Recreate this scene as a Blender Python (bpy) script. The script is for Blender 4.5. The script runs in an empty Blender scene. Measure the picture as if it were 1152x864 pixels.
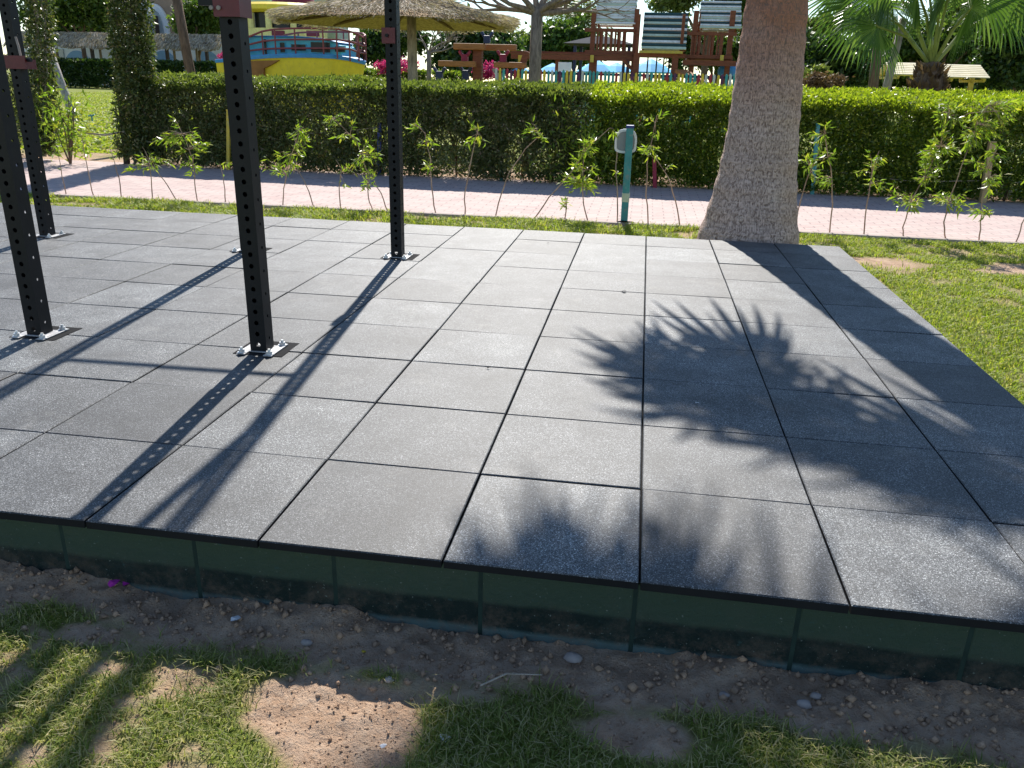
import bpy, math, random
import numpy as np
from mathutils import Vector, Matrix
random.seed(7); RNG = np.random.default_rng(11)
R = math.radians
sc = bpy.context.scene
col = sc.collection
U = lambda a, b: random.uniform(a, b)

# ------------------------------------------------------------------ camera frame
H = 0.22                                   # top of the rubber paving above the lawn
CAM = Vector((0.928, -1.750, 1.155 + H))
FPX = 916.3
YAW, PITCH, ROLL = -0.1475, 0.35695, 0.02661
fw = Vector((math.sin(YAW)*math.cos(PITCH), math.cos(YAW)*math.cos(PITCH), -math.sin(PITCH)))
r0 = Vector((math.cos(YAW), -math.sin(YAW), 0)); u0 = r0.cross(fw)
rt = r0*math.cos(ROLL) + u0*math.sin(ROLL); up = -r0*math.sin(ROLL) + u0*math.cos(ROLL)
def ray(x, y): return fw + rt*((x-576)/FPX) - up*((y-432)/FPX)
def at(x, y, Y):                           # surveyed point at distance Y
    d = ray(x, y); return CAM + d*((Y-CAM.y)/d.y)
def gnd(x, y, z=0.0):
    d = ray(x, y); return CAM + d*((z-CAM.z)/d.z)
def X(x, Y): return at(x, 95, Y).x
def Z(y, Y, x=576): return at(x, y, Y).z

# ------------------------------------------------------------------ tagging
def tag(o, label=None, cat=None, group=None, kind=None):
    if label: o['label'] = label
    if cat: o['category'] = cat
    if group: o['group'] = group
    if kind: o['kind'] = kind
    return o
def empty(name, loc, label, cat, group=None):
    o = bpy.data.objects.new(name, None); col.objects.link(o); o.location = loc
    o.empty_display_size = .1
    return tag(o, label, cat, group)

# ------------------------------------------------------------------ mesh builder
class MB:
    def __init__(s): s.v, s.f, s.m = [], [], []
    def add(s, vs, fs, mi=0):
        b = len(s.v); s.v += [tuple(v) for v in vs]
        for f in fs: s.f.append(tuple(b+i for i in f)); s.m.append(mi)
    def box(s, c, size, rot=None, mi=0):
        hx, hy, hz = size[0]/2, size[1]/2, size[2]/2
        P = [Vector((a*hx, b*hy, d*hz)) for a in (-1, 1) for b in (-1, 1) for d in (-1, 1)]
        if rot is not None: P = [rot @ p for p in P]
        c = Vector(c)
        s.add([c+p for p in P], [(0,1,3,2),(4,6,7,5),(0,4,5,1),(2,3,7,6),(0,2,6,4),(1,5,7,3)], mi)
    def bb(s, x0, x1, y0, y1, z0, z1, mi=0):
        s.box(((x0+x1)/2, (y0+y1)/2, (z0+z1)/2), (abs(x1-x0), abs(y1-y0), abs(z1-z0)), None, mi)
    def beam(s, p, q, w, h, mi=0):         # box from p to q, w across, h up
        p, q = Vector(p), Vector(q); d = q-p; L = d.length; x = d/L
        z = Vector((0,0,1)) if abs(x.z) < .95 else Vector((0,1,0))
        y = z.cross(x).normalized(); z = x.cross(y)
        M = Matrix((x, y, z)).transposed()
        s.box((p+q)/2, (L, w, h), M, mi)
    def tube(s, pts, rad, n=8, mi=0, cap=True, jit=0):
        pts = [Vector(p) for p in pts]
        if not hasattr(rad, '__len__'): rad = [rad]*len(pts)
        rings = []; b = len(s.v); prev = None
        for i, p in enumerate(pts):
            d = (pts[min(i+1, len(pts)-1)] - pts[max(i-1, 0)]).normalized()
            if prev is None:
                a = Vector((1,0,0)) if abs(d.x) < .9 else Vector((0,1,0))
                a = (a - d*a.dot(d)).normalized()
            else:
                a = (prev - d*prev.dot(d)).normalized()
            prev = a; c = d.cross(a)
            for k in range(n):
                t = 2*math.pi*k/n; rr = rad[i]*(1+U(-jit, jit))
                s.v.append(tuple(p + (a*math.cos(t)+c*math.sin(t))*rr))
        for i in range(len(pts)-1):
            for k in range(n):
                s.f.append((b+i*n+k, b+i*n+(k+1)%n, b+(i+1)*n+(k+1)%n, b+(i+1)*n+k)); s.m.append(mi)
        if cap:
            s.f.append(tuple(b+k for k in reversed(range(n)))); s.m.append(mi)
            e = b+(len(pts)-1)*n; s.f.append(tuple(e+k for k in range(n))); s.m.append(mi)
    def lathe(s, c, prof, n=24, mi=0):
        b = len(s.v); c = Vector(c)
        for r, z in prof:
            for k in range(n):
                t = 2*math.pi*k/n; s.v.append((c.x+r*math.cos(t), c.y+r*math.sin(t), c.z+z))
        for i in range(len(prof)-1):
            for k in range(n):
                s.f.append((b+i*n+k, b+i*n+(k+1)%n, b+(i+1)*n+(k+1)%n, b+(i+1)*n+k)); s.m.append(mi)
    def prism(s, poly, y0, y1, mi=0):      # polygon of (x, z), extruded from y0 to y1
        n = len(poly)
        s.add([(x, y0, z) for x, z in poly]+[(x, y1, z) for x, z in poly],
              [tuple(range(n)), tuple(range(2*n-1, n-1, -1))] + [(i, i+n, (i+1) % n+n, (i+1) % n) for i in range(n)], mi)
    def build(s, name, mats, parent=None, smooth=False, bevel=0, label=None):
        me = bpy.data.meshes.new(name); me.from_pydata(s.v, [], s.f)
        mats = mats if isinstance(mats, (list, tuple)) else [mats]
        for m in mats: me.materials.append(m)
        me.polygons.foreach_set('material_index', s.m)
        if smooth: me.polygons.foreach_set('use_smooth', [True]*len(s.f))
        me.update()
        o = bpy.data.objects.new(name, me); col.objects.link(o)
        if parent:
            o.parent = parent; o.matrix_parent_inverse = parent_inv(parent)
        if bevel:
            b = o.modifiers.new('bevel', 'BEVEL'); b.width = bevel; b.segments = 2; b.limit_method = 'ANGLE'
        if label: o['label'] = label
        return o
def parent_inv(p):                         # meshes are modelled in world space
    return Matrix.Translation(-p.location) if p.type == 'EMPTY' else Matrix.Identity(4)

def raw(name, V, F, mat, parent=None, attr=None):     # V (n,3), F (m,k) numpy
    me = bpy.data.meshes.new(name); k = F.shape[1]
    me.vertices.add(len(V)); me.vertices.foreach_set('co', np.ascontiguousarray(V, dtype=np.float32).ravel())
    me.loops.add(F.size); me.loops.foreach_set('vertex_index', np.ascontiguousarray(F, dtype=np.int32).ravel())
    me.polygons.add(len(F)); me.polygons.foreach_set('loop_start', np.arange(0, F.size, k, dtype=np.int32))
    me.materials.append(mat); me.update(calc_edges=True)
    o = bpy.data.objects.new(name, me); col.objects.link(o)
    if parent: o.parent = parent; o.matrix_parent_inverse = parent_inv(parent)
    return o
def unit(A): return A/np.maximum(np.linalg.norm(A, axis=1, keepdims=True), 1e-9)
def leaf_geo(P, L, W, D=None, fold=.3, bend=0.0):
    n = len(P)
    if D is None: D = unit(RNG.normal(size=(n, 3)))
    S = unit(np.cross(D, RNG.normal(size=(n, 3)))); N = np.cross(D, S)
    L = np.broadcast_to(np.asarray(L), (n,))[:, None]; W = np.broadcast_to(np.asarray(W), (n,))[:, None]
    V = np.stack([P, P+D*L*.42+S*W*.5+N*W*fold, P+D*L-N*L*bend, P+D*L*.42-S*W*.5+N*W*fold], 1).reshape(-1, 3)
    F = np.arange(4*n).reshape(-1, 4)
    return V, F
def leaves(name, P, L, W, mat, parent=None, D=None, fold=.3, bend=0.0):
    V, F = leaf_geo(np.asarray(P), L, W, D, fold, bend)
    return raw(name, V, F, mat, parent)

# value noise for the python side
_G = RNG.random((64, 64))
def vnoise(x, y):
    xi = np.floor(x).astype(int); yi = np.floor(y).astype(int); fx = x-xi; fy = y-yi
    fx = fx*fx*(3-2*fx); fy = fy*fy*(3-2*fy)
    g = lambda a, b: _G[a % 64, b % 64]
    return (g(xi, yi)*(1-fx)+g(xi+1, yi)*fx)*(1-fy)+(g(xi, yi+1)*(1-fx)+g(xi+1, yi+1)*fx)*fy
def fbm(x, y, o=4):
    s = 0; a = .5
    for i in range(o): s = s+a*vnoise(x*2**i+7.3*i, y*2**i+3.1*i); a *= .5
    return s/(1-.5**o)
def sstep(a, b, x):
    t = np.clip((x-a)/(b-a), 0, 1); return t*t*(3-2*t)

# ------------------------------------------------------------------ materials
class NT:
    def __init__(s, name):
        s.mat = bpy.data.materials.new(name); s.mat.use_nodes = True
        s.t = s.mat.node_tree; s.n = s.t.nodes; s.b = s.n['Principled BSDF']; s.out = s.n['Material Output']
    def N(s, typ, **kw):
        nd = s.n.new(typ)
        for k, v in kw.items():
            if k.startswith('i_'):
                key = k[2:]; key = int(key) if key.isdigit() else key.replace('_', ' ')
                if hasattr(v, 'is_output') or isinstance(v, bpy.types.NodeSocket): s.t.links.new(v, nd.inputs[key])
                else: nd.inputs[key].default_value = v
            else: setattr(nd, k, v)
        return nd
    def L(s, a, b): s.t.links.new(a, b)
    def coord(s, which='Object'): return s.N('ShaderNodeTexCoord').outputs[which]
    def noise(s, vec, scale, detail=3, rough=.5, dist=0):
        nd = s.N('ShaderNodeTexNoise'); s.L(vec, nd.inputs['Vector']); nd.inputs['Scale'].default_value = scale
        nd.inputs['Detail'].default_value = detail; nd.inputs['Roughness'].default_value = rough; nd.inputs['Distortion'].default_value = dist
        return nd.outputs['Fac']
    def ramp(s, fac, stops):
        nd = s.N('ShaderNodeValToRGB'); e = nd.color_ramp.elements
        while len(e) < len(stops): e.new(.5)
        for k, (p, c) in enumerate(stops):
            e[k].position = p; e[k].color = (*c, 1) if len(c) == 3 else c
        s.L(fac, nd.inputs['Fac']); return nd.outputs['Color']
    def mix(s, fac, a, b, mode='MIX'):
        nd = s.N('ShaderNodeMix', data_type='RGBA', blend_type=mode)
        for sock, v in ((nd.inputs[0], fac), (nd.inputs[6], a), (nd.inputs[7], b)):
            if isinstance(v, bpy.types.NodeSocket): s.L(v, sock)
            elif isinstance(v, (int, float)): sock.default_value = v
            else: sock.default_value = (*v, 1)
        return nd.outputs[2]
    def math(s, op, a, b=0.0):
        nd = s.N('ShaderNodeMath', operation=op)
        for k, v in ((0, a), (1, b)):
            if isinstance(v, bpy.types.NodeSocket): s.L(v, nd.inputs[k])
            else: nd.inputs[k].default_value = v
        return nd.outputs[0]
    def map(s, vec, scale):
        nd = s.N('ShaderNodeMapping'); s.L(vec, nd.inputs['Vector']); nd.inputs['Scale'].default_value = scale; return nd.outputs[0]
    def bump(s, h, strength=.3, dist=.01):
        nd = s.N('ShaderNodeBump'); nd.inputs['Strength'].default_value = strength; nd.inputs['Distance'].default_value = dist
        s.L(h, nd.inputs['Height']); s.L(nd.outputs['Normal'], s.b.inputs['Normal']); return nd.outputs['Normal']
    def base(s, c): 
        if isinstance(c, bpy.types.NodeSocket): s.L(c, s.b.inputs['Base Color'])
        else: s.b.inputs['Base Color'].default_value = (*c, 1)
    def set(s, rough=.6, spec=.5, metal=0, **kw):
        s.b.inputs['Roughness'].default_value = rough; s.b.inputs['Specular IOR Level'].default_value = spec; s.b.inputs['Metallic'].default_value = metal
        for k, v in kw.items(): s.b.inputs[k.replace('_', ' ')].default_value = v
        return s.mat

def paint(name, c, rough=.5, spec=.4, var=.18, scale=6, metal=0, bump=.12, dirt=None):
    t = NT(name); v = t.coord(); n = t.noise(v, scale, 5, .6)
    lo = tuple(x*(1-var) for x in c); hi = tuple(min(1, x*(1+var)) for x in c)
    cc = t.ramp(n, [(.3, lo), (.7, hi)])
    if dirt: cc = t.mix(t.ramp(t.noise(v, scale*3, 6, .7), [(.52, (0,0,0)), (.68, (.8,.8,.8))]), cc, dirt)
    t.base(cc); t.bump(t.noise(v, scale*9, 4), bump, .004)
    return t.set(rough, spec, metal)
def wood(name, c, rough=.65):
    t = NT(name); v = t.coord(); n = t.noise(t.map(v, (2, 14, 14)), 3, 6, .65)
    t.base(t.ramp(n, [(.25, tuple(x*.55 for x in c)), (.5, c), (.78, tuple(min(1, x*1.4) for x in c))]))
    t.bump(n, .3, .005); return t.set(rough, .3)
def leafmat(name, stops, trans=.45, rough=.42, spec=.45, tcol=1.25):
    t = NT(name); g = t.N('ShaderNodeNewGeometry').outputs['Random Per Island']
    c = t.ramp(g, stops); c = t.mix(t.math('MULTIPLY', t.noise(t.coord(), 1.7, 2), .5), c, tuple(x*.55 for x in stops[0][1]))
    t.base(c); t.set(rough, spec)
    tr = t.N('ShaderNodeBsdfTranslucent'); t.L(t.mix(1.0, c, (tcol, tcol*1.05, tcol*.55), 'MULTIPLY'), tr.inputs['Color'])
    mx = t.N('ShaderNodeMixShader'); mx.inputs[0].default_value = trans
    t.L(t.b.outputs[0], mx.inputs[1]); t.L(tr.outputs[0], mx.inputs[2]); t.L(mx.outputs[0], t.out.inputs['Surface'])
    return t.mat

M = {}
def mk_rubber():
    t = NT('rubber_granules'); v = t.coord()
    a = t.N('ShaderNodeAttribute', attribute_name='tint').outputs['Fac']
    vor = t.N('ShaderNodeTexVoronoi'); t.L(v, vor.inputs['Vector']); vor.inputs['Scale'].default_value = 430
    rnd = t.N('ShaderNodeSeparateColor'); t.L(vor.outputs['Color'], rnd.inputs[0])
    g = t.ramp(rnd.outputs[0], [(0, (.008,.0085,.010)), (.35, (.031,.033,.036)), (.72, (.078,.082,.088)), (.94, (.19,.196,.205)), (1, (.40,.405,.415))])
    big = t.ramp(t.noise(v, 4.2, 6, .62, .3), [(.32, (.55,.55,.56)), (.5, (.92,.92,.92)), (.7, (1.40,1.39,1.36))])
    c = t.mix(1.0, g, big, 'MULTIPLY')
    k = t.ramp(a, [(0, (.62,.62,.64)), (.5, (.98,.98,.98)), (1, (1.5,1.52,1.5))])
    c = t.mix(1.0, c, k, 'MULTIPLY')
    dust = t.ramp(t.noise(v, 7, 8, .72), [(.56, (0,0,0)), (.8, (.30,.30,.30))])
    c = t.mix(dust, c, (.30,.285,.26)); t.base(c)
    t.bump(t.math('ADD', t.noise(v, 330, 2), rnd.outputs[1]), .5, .0016)
    return t.set(.6, .5)
M['rubber'] = mk_rubber()
M['rubber_shade_joint'] = paint('shade_and_joint_rubber', (.02,.02,.021), .95, .1)  # near black: shade painted on tile sides and post recesses, plus dark joints
M['steel'] = paint('black_powdercoat', (.007,.0075,.009), .5, .28, .25, 9, 0, .15)
M['plate'] = paint('galvanised_plate', (.36,.36,.37), .6, .35, .35, 25, .2, .3, dirt=(.12,.115,.11))
M['bolt'] = paint('zinc_bolt', (.66,.66,.66), .35, .5, .1, 30, .6)
M['red_bracket'] = paint('dark_red_paint', (.115,.007,.015), .4, .5, .2, 20)
def mk_wall():
    t = NT('painted_block'); v = t.coord(); s = t.N('ShaderNodeSeparateXYZ'); t.L(v, s.inputs[0])
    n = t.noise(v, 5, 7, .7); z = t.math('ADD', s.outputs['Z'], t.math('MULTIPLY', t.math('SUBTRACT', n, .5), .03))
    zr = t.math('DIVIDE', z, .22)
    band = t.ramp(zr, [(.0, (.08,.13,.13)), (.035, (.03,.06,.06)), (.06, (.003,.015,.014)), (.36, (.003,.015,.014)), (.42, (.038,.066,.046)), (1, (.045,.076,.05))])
    sp = t.ramp(t.noise(v, 55, 3, .6), [(.66, (0,0,0)), (.74, (.55,.55,.55))])
    c = t.mix(sp, band, (.035,.09,.09)); c = t.mix(t.ramp(t.noise(v, 9, 8, .75), [(.5, (0,0,0)), (.8, (.5,.5,.5))]), c, (.07,.085,.07))
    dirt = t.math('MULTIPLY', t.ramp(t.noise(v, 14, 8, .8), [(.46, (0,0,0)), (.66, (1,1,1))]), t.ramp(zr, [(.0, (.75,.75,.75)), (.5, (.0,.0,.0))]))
    c = t.mix(dirt, c, (.16,.115,.085)); chip = t.ramp(t.noise(v, 120, 3, .5), [(.70, (0,0,0)), (.73, (1,1,1))]); c = t.mix(chip, c, (.16,.19,.17))
    t.base(c); t.bump(t.noise(v, 45, 9, .75), .7, .009); return t.set(.6, .35)
M['block'] = mk_wall()
M['mortar'] = paint('painted_mortar', (.016,.036,.03), .7, .3, .3, 15)
def mk_ground():
    t = NT('ground_soil'); v = t.coord(); a = t.N('ShaderNodeAttribute', attribute_name='grass').outputs['Fac']
    n = t.noise(v, 9, 9, .7); n2 = t.noise(v, 60, 6, .7); n3 = t.noise(v, 1.1, 5, .6)
    soil = t.ramp(n, [(.22, (.27,.165,.105)), (.5, (.50,.335,.225)), (.78, (.66,.49,.36))])
    soil = t.mix(t.ramp(n2, [(.45, (0,0,0)), (.7, (.5,.5,.5))]), soil, (.50,.41,.32))
    turf = t.ramp(t.noise(v, 14, 8, .75), [(.25, (.09,.10,.025)), (.5, (.17,.19,.04)), (.75, (.29,.26,.11))])
    turf = t.mix(t.ramp(n3, [(.4, (0,0,0)), (.65, (.55,.55,.55))]), turf, (.22,.28,.05))
    t.base(t.mix(a, soil, turf)); t.bump(t.math('ADD', n2, t.math('MULTIPLY', t.noise(v, 180, 5, .7), .5)), 1.0, .016); return t.set(.95, .12)
M['ground'] = mk_ground()
M['clod'] = paint('soil_clod', (.36,.24,.16), .95, .1, .4, 30, 0, .6)
def mk_path():
    t = NT('pink_pavers'); v = t.coord()
    b = t.N('ShaderNodeTexBrick'); t.L(v, b.inputs['Vector'])
    b.inputs['Scale'].default_value = 1; b.inputs['Brick Width'].default_value = .24; b.inputs['Row Height'].default_value = .12
    b.inputs['Mortar Size'].default_value = .007; b.inputs['Mortar Smooth'].default_value = .2
    b.inputs['Color1'].default_value = (.50,.375,.345,1); b.inputs['Color2'].default_value = (.42,.31,.29,1); b.inputs['Mortar'].default_value = (.22,.165,.16,1)
    c = t.mix(t.ramp(t.noise(v, 2.3, 8, .7), [(.35, (0,0,0)), (.7, (.6,.6,.6))]), b.outputs['Color'], (.53,.45,.41))
    c = t.mix(t.ramp(t.noise(v, 40, 4, .7), [(.6, (0,0,0)), (.75, (.4,.4,.4))]), c, (.28,.21,.19))
    t.base(c); t.bump(t.math('ADD', t.math('MULTIPLY', b.outputs['Fac'], -1.0), t.math('MULTIPLY', t.noise(v, 90, 4), .3)), .5, .005); return t.set(.85, .25)
M['path'] = mk_path()
M['kerb'] = paint('kerb_concrete', (.34,.29,.26), .9, .2, .25, 12, 0, .4)
def mk_palm():
    t = NT('palm_trunk_bark'); uv = t.coord('UV')
    w = t.N('ShaderNodeTexNoise'); t.L(uv, w.inputs['Vector']); w.inputs['Scale'].default_value = 9; w.inputs['Detail'].default_value = 5
    ws = t.N('ShaderNodeVectorMath', operation='SCALE'); t.L(w.outputs['Color'], ws.inputs[0]); ws.inputs['Scale'].default_value = .035
    va = t.N('ShaderNodeVectorMath', operation='ADD'); t.L(uv, va.inputs[0]); t.L(ws.outputs[0], va.inputs[1])
    vo = t.N('ShaderNodeTexVoronoi', feature='DISTANCE_TO_EDGE'); t.L(t.map(va.outputs[0], (104, 17, 1)), vo.inputs['Vector']); vo.inputs['Scale'].default_value = 1; vo.inputs['Randomness'].default_value = .72
    vc = t.N('ShaderNodeTexVoronoi', feature='DISTANCE_TO_EDGE'); t.L(t.map(va.outputs[0], (16, 46, 1)), vc.inputs['Vector']); vc.inputs['Scale'].default_value = 1; vc.inputs['Randomness'].default_value = .72
    edge = t.ramp(vo.outputs['Distance'], [(.05, (1,1,1)), (.16, (0,0,0))]); ring = t.ramp(vc.outputs['Distance'], [(.03, (.6,.6,.6)), (.13, (0,0,0))])
    gate = t.ramp(t.noise(t.map(uv, (48, 42, 1)), 1.0, 2, .5), [(.36, (0,0,0)), (.52, (1,1,1))]); edge = t.math('MAXIMUM', t.math('MULTIPLY', edge, gate), t.math('MULTIPLY', ring, t.ramp(t.noise(t.map(uv, (13, 40, 1)), 1.0, 3, .6), [(.42, (0,0,0)), (.6, (1,1,1))])))
    b2 = t.noise(t.map(uv, (52, 7, 1)), 1.2, 5, .65, .3)
    b3 = t.noise(t.map(uv, (4, 48, 1)), 1.1, 5, .6, .4)
    n = t.noise(uv, 3.0, 7, .65)
    c = t.ramp(n, [(.2, (.54,.385,.31)), (.55, (.68,.50,.42)), (.75, (.80,.64,.555))])
    s = t.N('ShaderNodeSeparateXYZ'); t.L(uv, s.inputs[0])
    red = t.ramp(t.math('ADD', t.math('DIVIDE', s.outputs['Y'], 2.4), t.math('MULTIPLY', t.math('SUBTRACT', n, .5), .5)), [(.45, (0,0,0)), (.8, (1,1,1))])
    c = t.mix(red, c, (.44,.20,.125))
    crack = t.math('MULTIPLY', edge, t.ramp(t.noise(uv, 24, 4, .6), [(.3, (.45,.45,.45)), (.6, (1,1,1))]))
    c = t.mix(crack, c, (.21,.14,.11))
    c = t.mix(t.ramp(b2, [(.54, (0,0,0)), (.74, (.3,.3,.3))]), c, (.11,.075,.06))
    c = t.mix(t.ramp(b3, [(.58, (0,0,0)), (.72, (.6,.6,.6))]), c, (.19,.135,.11)); t.base(c)
    h = t.math('SUBTRACT', t.math('ADD', t.math('MULTIPLY', b2, -.6), t.math('MULTIPLY', b3, -.7)), crack)
    t.bump(h, .7, .010); return t.set(.9, .2)
M['palm_bark'] = mk_palm()
def mk_bark(name, c):
    t = NT(name); v = t.coord(); n = t.noise(t.map(v, (9, 9, 2)), 2.5, 8, .7, .5)
    t.base(t.ramp(n, [(.3, tuple(x*.4 for x in c)), (.52, c), (.75, tuple(min(1, x*1.5) for x in c))])); t.bump(n, .7, .03); return t.set(.9, .15)
M['bark_grey'] = mk_bark('grey_bark', (.26,.21,.165)); M['bark_brown'] = mk_bark('brown_bark', (.17,.115,.08)); M['twig'] = mk_bark('twig_bark', (.46,.32,.24))
M['bark_pale'] = mk_bark('pale_bark', (.40,.345,.28))
M['grass'] = leafmat('grass_blades', [(0, (.14,.20,.035)), (.35, (.23,.29,.055)), (.55, (.36,.38,.11)), (.7, (.52,.46,.22)), (1, (.62,.53,.32))], .45, .5, .3, 1.15)
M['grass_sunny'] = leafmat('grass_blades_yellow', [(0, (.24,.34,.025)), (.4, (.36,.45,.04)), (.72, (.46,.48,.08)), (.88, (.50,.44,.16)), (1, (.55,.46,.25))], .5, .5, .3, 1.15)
M['hedge_dull'] = leafmat('hedge_leaf_dull', [(0, (.075,.10,.035)), (.5, (.14,.18,.055)), (.85, (.24,.27,.10)), (.95, (.25,.21,.13)), (1, (.35,.28,.2))], .36, .4, .5, 1.3)
M['hedge'] = leafmat('hedge_leaf_green', [(0, (.05,.10,.012)), (.5, (.12,.19,.022)), (.88, (.24,.31,.035)), (1, (.42,.44,.07))], .43, .34, .5, 1.6)
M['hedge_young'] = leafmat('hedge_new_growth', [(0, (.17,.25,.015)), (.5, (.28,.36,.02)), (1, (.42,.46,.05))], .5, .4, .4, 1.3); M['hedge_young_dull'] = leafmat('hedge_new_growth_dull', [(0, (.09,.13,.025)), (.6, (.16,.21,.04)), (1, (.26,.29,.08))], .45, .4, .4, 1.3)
M['vine'] = leafmat('vine_leaf', [(0, (.05,.08,.02)), (.5, (.10,.14,.035)), (.85, (.17,.20,.06)), (1, (.32,.25,.13))], .36, .42, .5, 1.25)
M['sapling'] = leafmat('sapling_leaf', [(0, (.12,.21,.02)), (.5, (.22,.33,.03)), (.85, (.36,.42,.05)), (1, (.5,.46,.07))], .5, .4, .5, 1.4)
M['tree_dark'] = leafmat('tree_leaf_dark', [(0, (.02,.05,.012)), (.6, (.05,.10,.02)), (1, (.11,.17,.03))], .3, .45, .4, 1.3)
M['tree_mid'] = leafmat('tree_leaf_mid', [(0, (.04,.085,.014)), (.6, (.10,.17,.03)), (1, (.19,.26,.05))], .4, .45, .4, 1.3)
M['tree_pale'] = leafmat('tree_leaf_pale', [(0, (.09,.13,.035)), (.6, (.18,.23,.06)), (1, (.30,.33,.11))], .4, .5, .3, 1.2)
M['pink'] = leafmat('bougainvillea_bract', [(0, (.5,.02,.2)), (1, (.75,.08,.38))], .4, .5, .3, 1.0)
M['dry'] = leafmat('dry_leaf', [(0, (.13,.075,.05)), (1, (.3,.2,.14))], .25, .7, .2, 1.0)
M['frond'] = leafmat('fan_frond', [(0, (.06,.125,.022)), (.6, (.11,.195,.04)), (1, (.19,.28,.07))], .45, .33, .5, 1.35)
M['frond_dry'] = leafmat('dry_frond', [(0, (.2,.14,.08)), (1, (.34,.25,.14))], .3, .6, .2, 1.0)
M['petiole'] = paint('petiole_green', (.22,.26,.07), .45, .4)
M['reed'] = leafmat('reed_thatch', [(0, (.36,.295,.22)), (.5, (.58,.495,.40)), (.9, (.72,.64,.54)), (1, (.80,.73,.63))], .22, .8, .15, 1.0)
M['reed_base'] = paint('reed_mat', (.40,.30,.20), .95, .1, .4, 14, 0, .6)
M['teal_post'] = paint('teal_paint', (.05,.26,.27), .5, .4, .15, 8, 0, .2, dirt=(.22,.26,.25))
M['white_plastic'] = paint('white_plastic', (.75,.76,.77), .35, .5, .06)
M['lamp_glass'] = paint('frosted_glass', (.24,.26,.28), .25, .5, .05)
M['blue_post'] = paint('blue_paint', (.03,.05,.22), .5, .4); M['yellow_post'] = paint('yellow_paint', (.55,.42,.05), .55, .4, .15, 8, 0, .2, dirt=(.4,.36,.2))
M['green_post'] = paint('bottle_green_paint', (.015,.09,.08), .5, .4); M['red_post'] = paint('crimson_paint', (.28,.02,.05), .5, .4)
M['wood_pale'] = wood('pale_timber', (.45,.33,.16)); M['wood_red'] = wood('red_brown_timber', (.20,.065,.032)); M['wood_orange'] = wood('orange_timber', (.36,.15,.05)); M['wood_dark'] = wood('dark_timber', (.045,.03,.022))
M['rope'] = paint('rope_fibre', (.36,.31,.24), .9, .1, .3, 60, 0, .5)
M['slat_white'] = paint('slat_white', (.80,.80,.74), .55, .3, .1, 5, 0, .1, dirt=(.4,.42,.38)); M['slat_cream'] = paint('slat_cream', (.74,.66,.46), .6, .3, .12, 4); M['slat_green'] = paint('slat_dark_green', (.03,.075,.07), .55, .3); M['slat_pale'] = paint('slat_pale_green', (.52,.60,.46), .55, .3)
M['yellow'] = paint('hull_yellow', (.88,.66,.05), .55, .35, .1, 3, 0, .2, dirt=(.72,.52,.08)); M['brown_patch'] = paint('hull_brown', (.33,.15,.05), .7, .2, .2, 3, 0, .2)
M['sky_blue'] = paint('boat_blue', (.06,.27,.62), .5, .4, .12, 4); M['teal'] = paint('cabin_teal', (.08,.46,.60), .55, .35, .15, 4, 0, .15, dirt=(.2,.4,.45))
M['dark_red'] = paint('dome_dark_red', (.17,.02,.045), .5, .35); M['rail_red'] = paint('rail_red', (.26,.06,.06), .5, .35); M['pale_yellow'] = paint('wall_pale_yellow', (.75,.68,.28), .7, .25)
M['glass'] = paint('dark_window', (.008,.011,.012), .3, .3, .1); M['glass_pale'] = paint('window_pale_pane', (.3,.34,.36), .2, .6, .1)
M['plaster'] = paint('white_plaster', (.70,.71,.72), .85, .2, .06, 2); M['plaster_blue'] = paint('blue_plaster', (.22,.36,.52), .8, .2, .1, 2); M['tan'] = paint('tan_plaster', (.34,.24,.17), .85, .2, .12, 2)
M['parasol'] = paint('parasol_blue', (.12,.55,.9), .7, .25, .1, 3); M['slate'] = paint('gazebo_roof', (.05,.053,.062), .95, .05); M['navy'] = paint('navy_paint', (.02,.03,.09), .5, .4)
M['grey_post'] = mk_bark('weathered_pole', (.36,.33,.31)); M['petal'] = paint('magenta_petal', (.42,.03,.30), .6, .3); M['scrap'] = paint('white_scrap', (.62,.62,.63), .5, .4)
M['black'] = paint('black_debris', (.015,.012,.012), .9, .1); M['yellow_leaf'] = paint('yellow_leaf', (.5,.36,.04), .7, .2)
picket_cols = [paint('picket_yellow', (.75,.55,.05), .5), paint('picket_yellow', (.75,.55,.05), .5), paint('picket_red', (.38,.03,.05), .5), paint('picket_teal', (.06,.36,.36), .5), paint('picket_teal', (.06,.36,.36), .5), paint('picket_white', (.6,.62,.62), .5), paint('picket_purple', (.12,.03,.10), .5)]

# ------------------------------------------------------------------ sun, sky, camera
EL = R(41.5); hx, hy = -0.122, 1.0; hl = math.hypot(hx, hy); hx /= hl; hy /= hl
SUN = Vector((hx*math.cos(EL), hy*math.cos(EL), math.sin(EL)))
w = bpy.data.worlds.new('World'); sc.world = w; w.use_nodes = True
bg = w.node_tree.nodes['Background']; sky = w.node_tree.nodes.new('ShaderNodeTexSky'); sky.sky_type = 'NISHITA'
sky.sun_disc = False; sky.sun_elevation = EL; sky.sun_rotation = math.atan2(hx, hy); sky.air_density = 1.0; sky.dust_density = 0.0; sky.ozone_density = 2.0
w.node_tree.links.new(sky.outputs[0], bg.inputs[0]); bg.inputs[1].default_value = .10
ld = bpy.data.lights.new('sun', 'SUN'); ld.energy = 5.0; ld.angle = R(.53); ld.color = (1, .95, .87)
lo = bpy.data.objects.new('sun', ld); col.objects.link(lo); lo.rotation_euler = (-SUN).to_track_quat('-Z', 'Y').to_euler(); lo.location = (0, 10, 20)
cd = bpy.data.cameras.new('camera'); cd.sensor_width = 36; cd.lens = 36*FPX/1152; cd.clip_start = .05; cd.clip_end = 2000
co = bpy.data.objects.new('camera', cd); col.objects.link(co)
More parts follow.
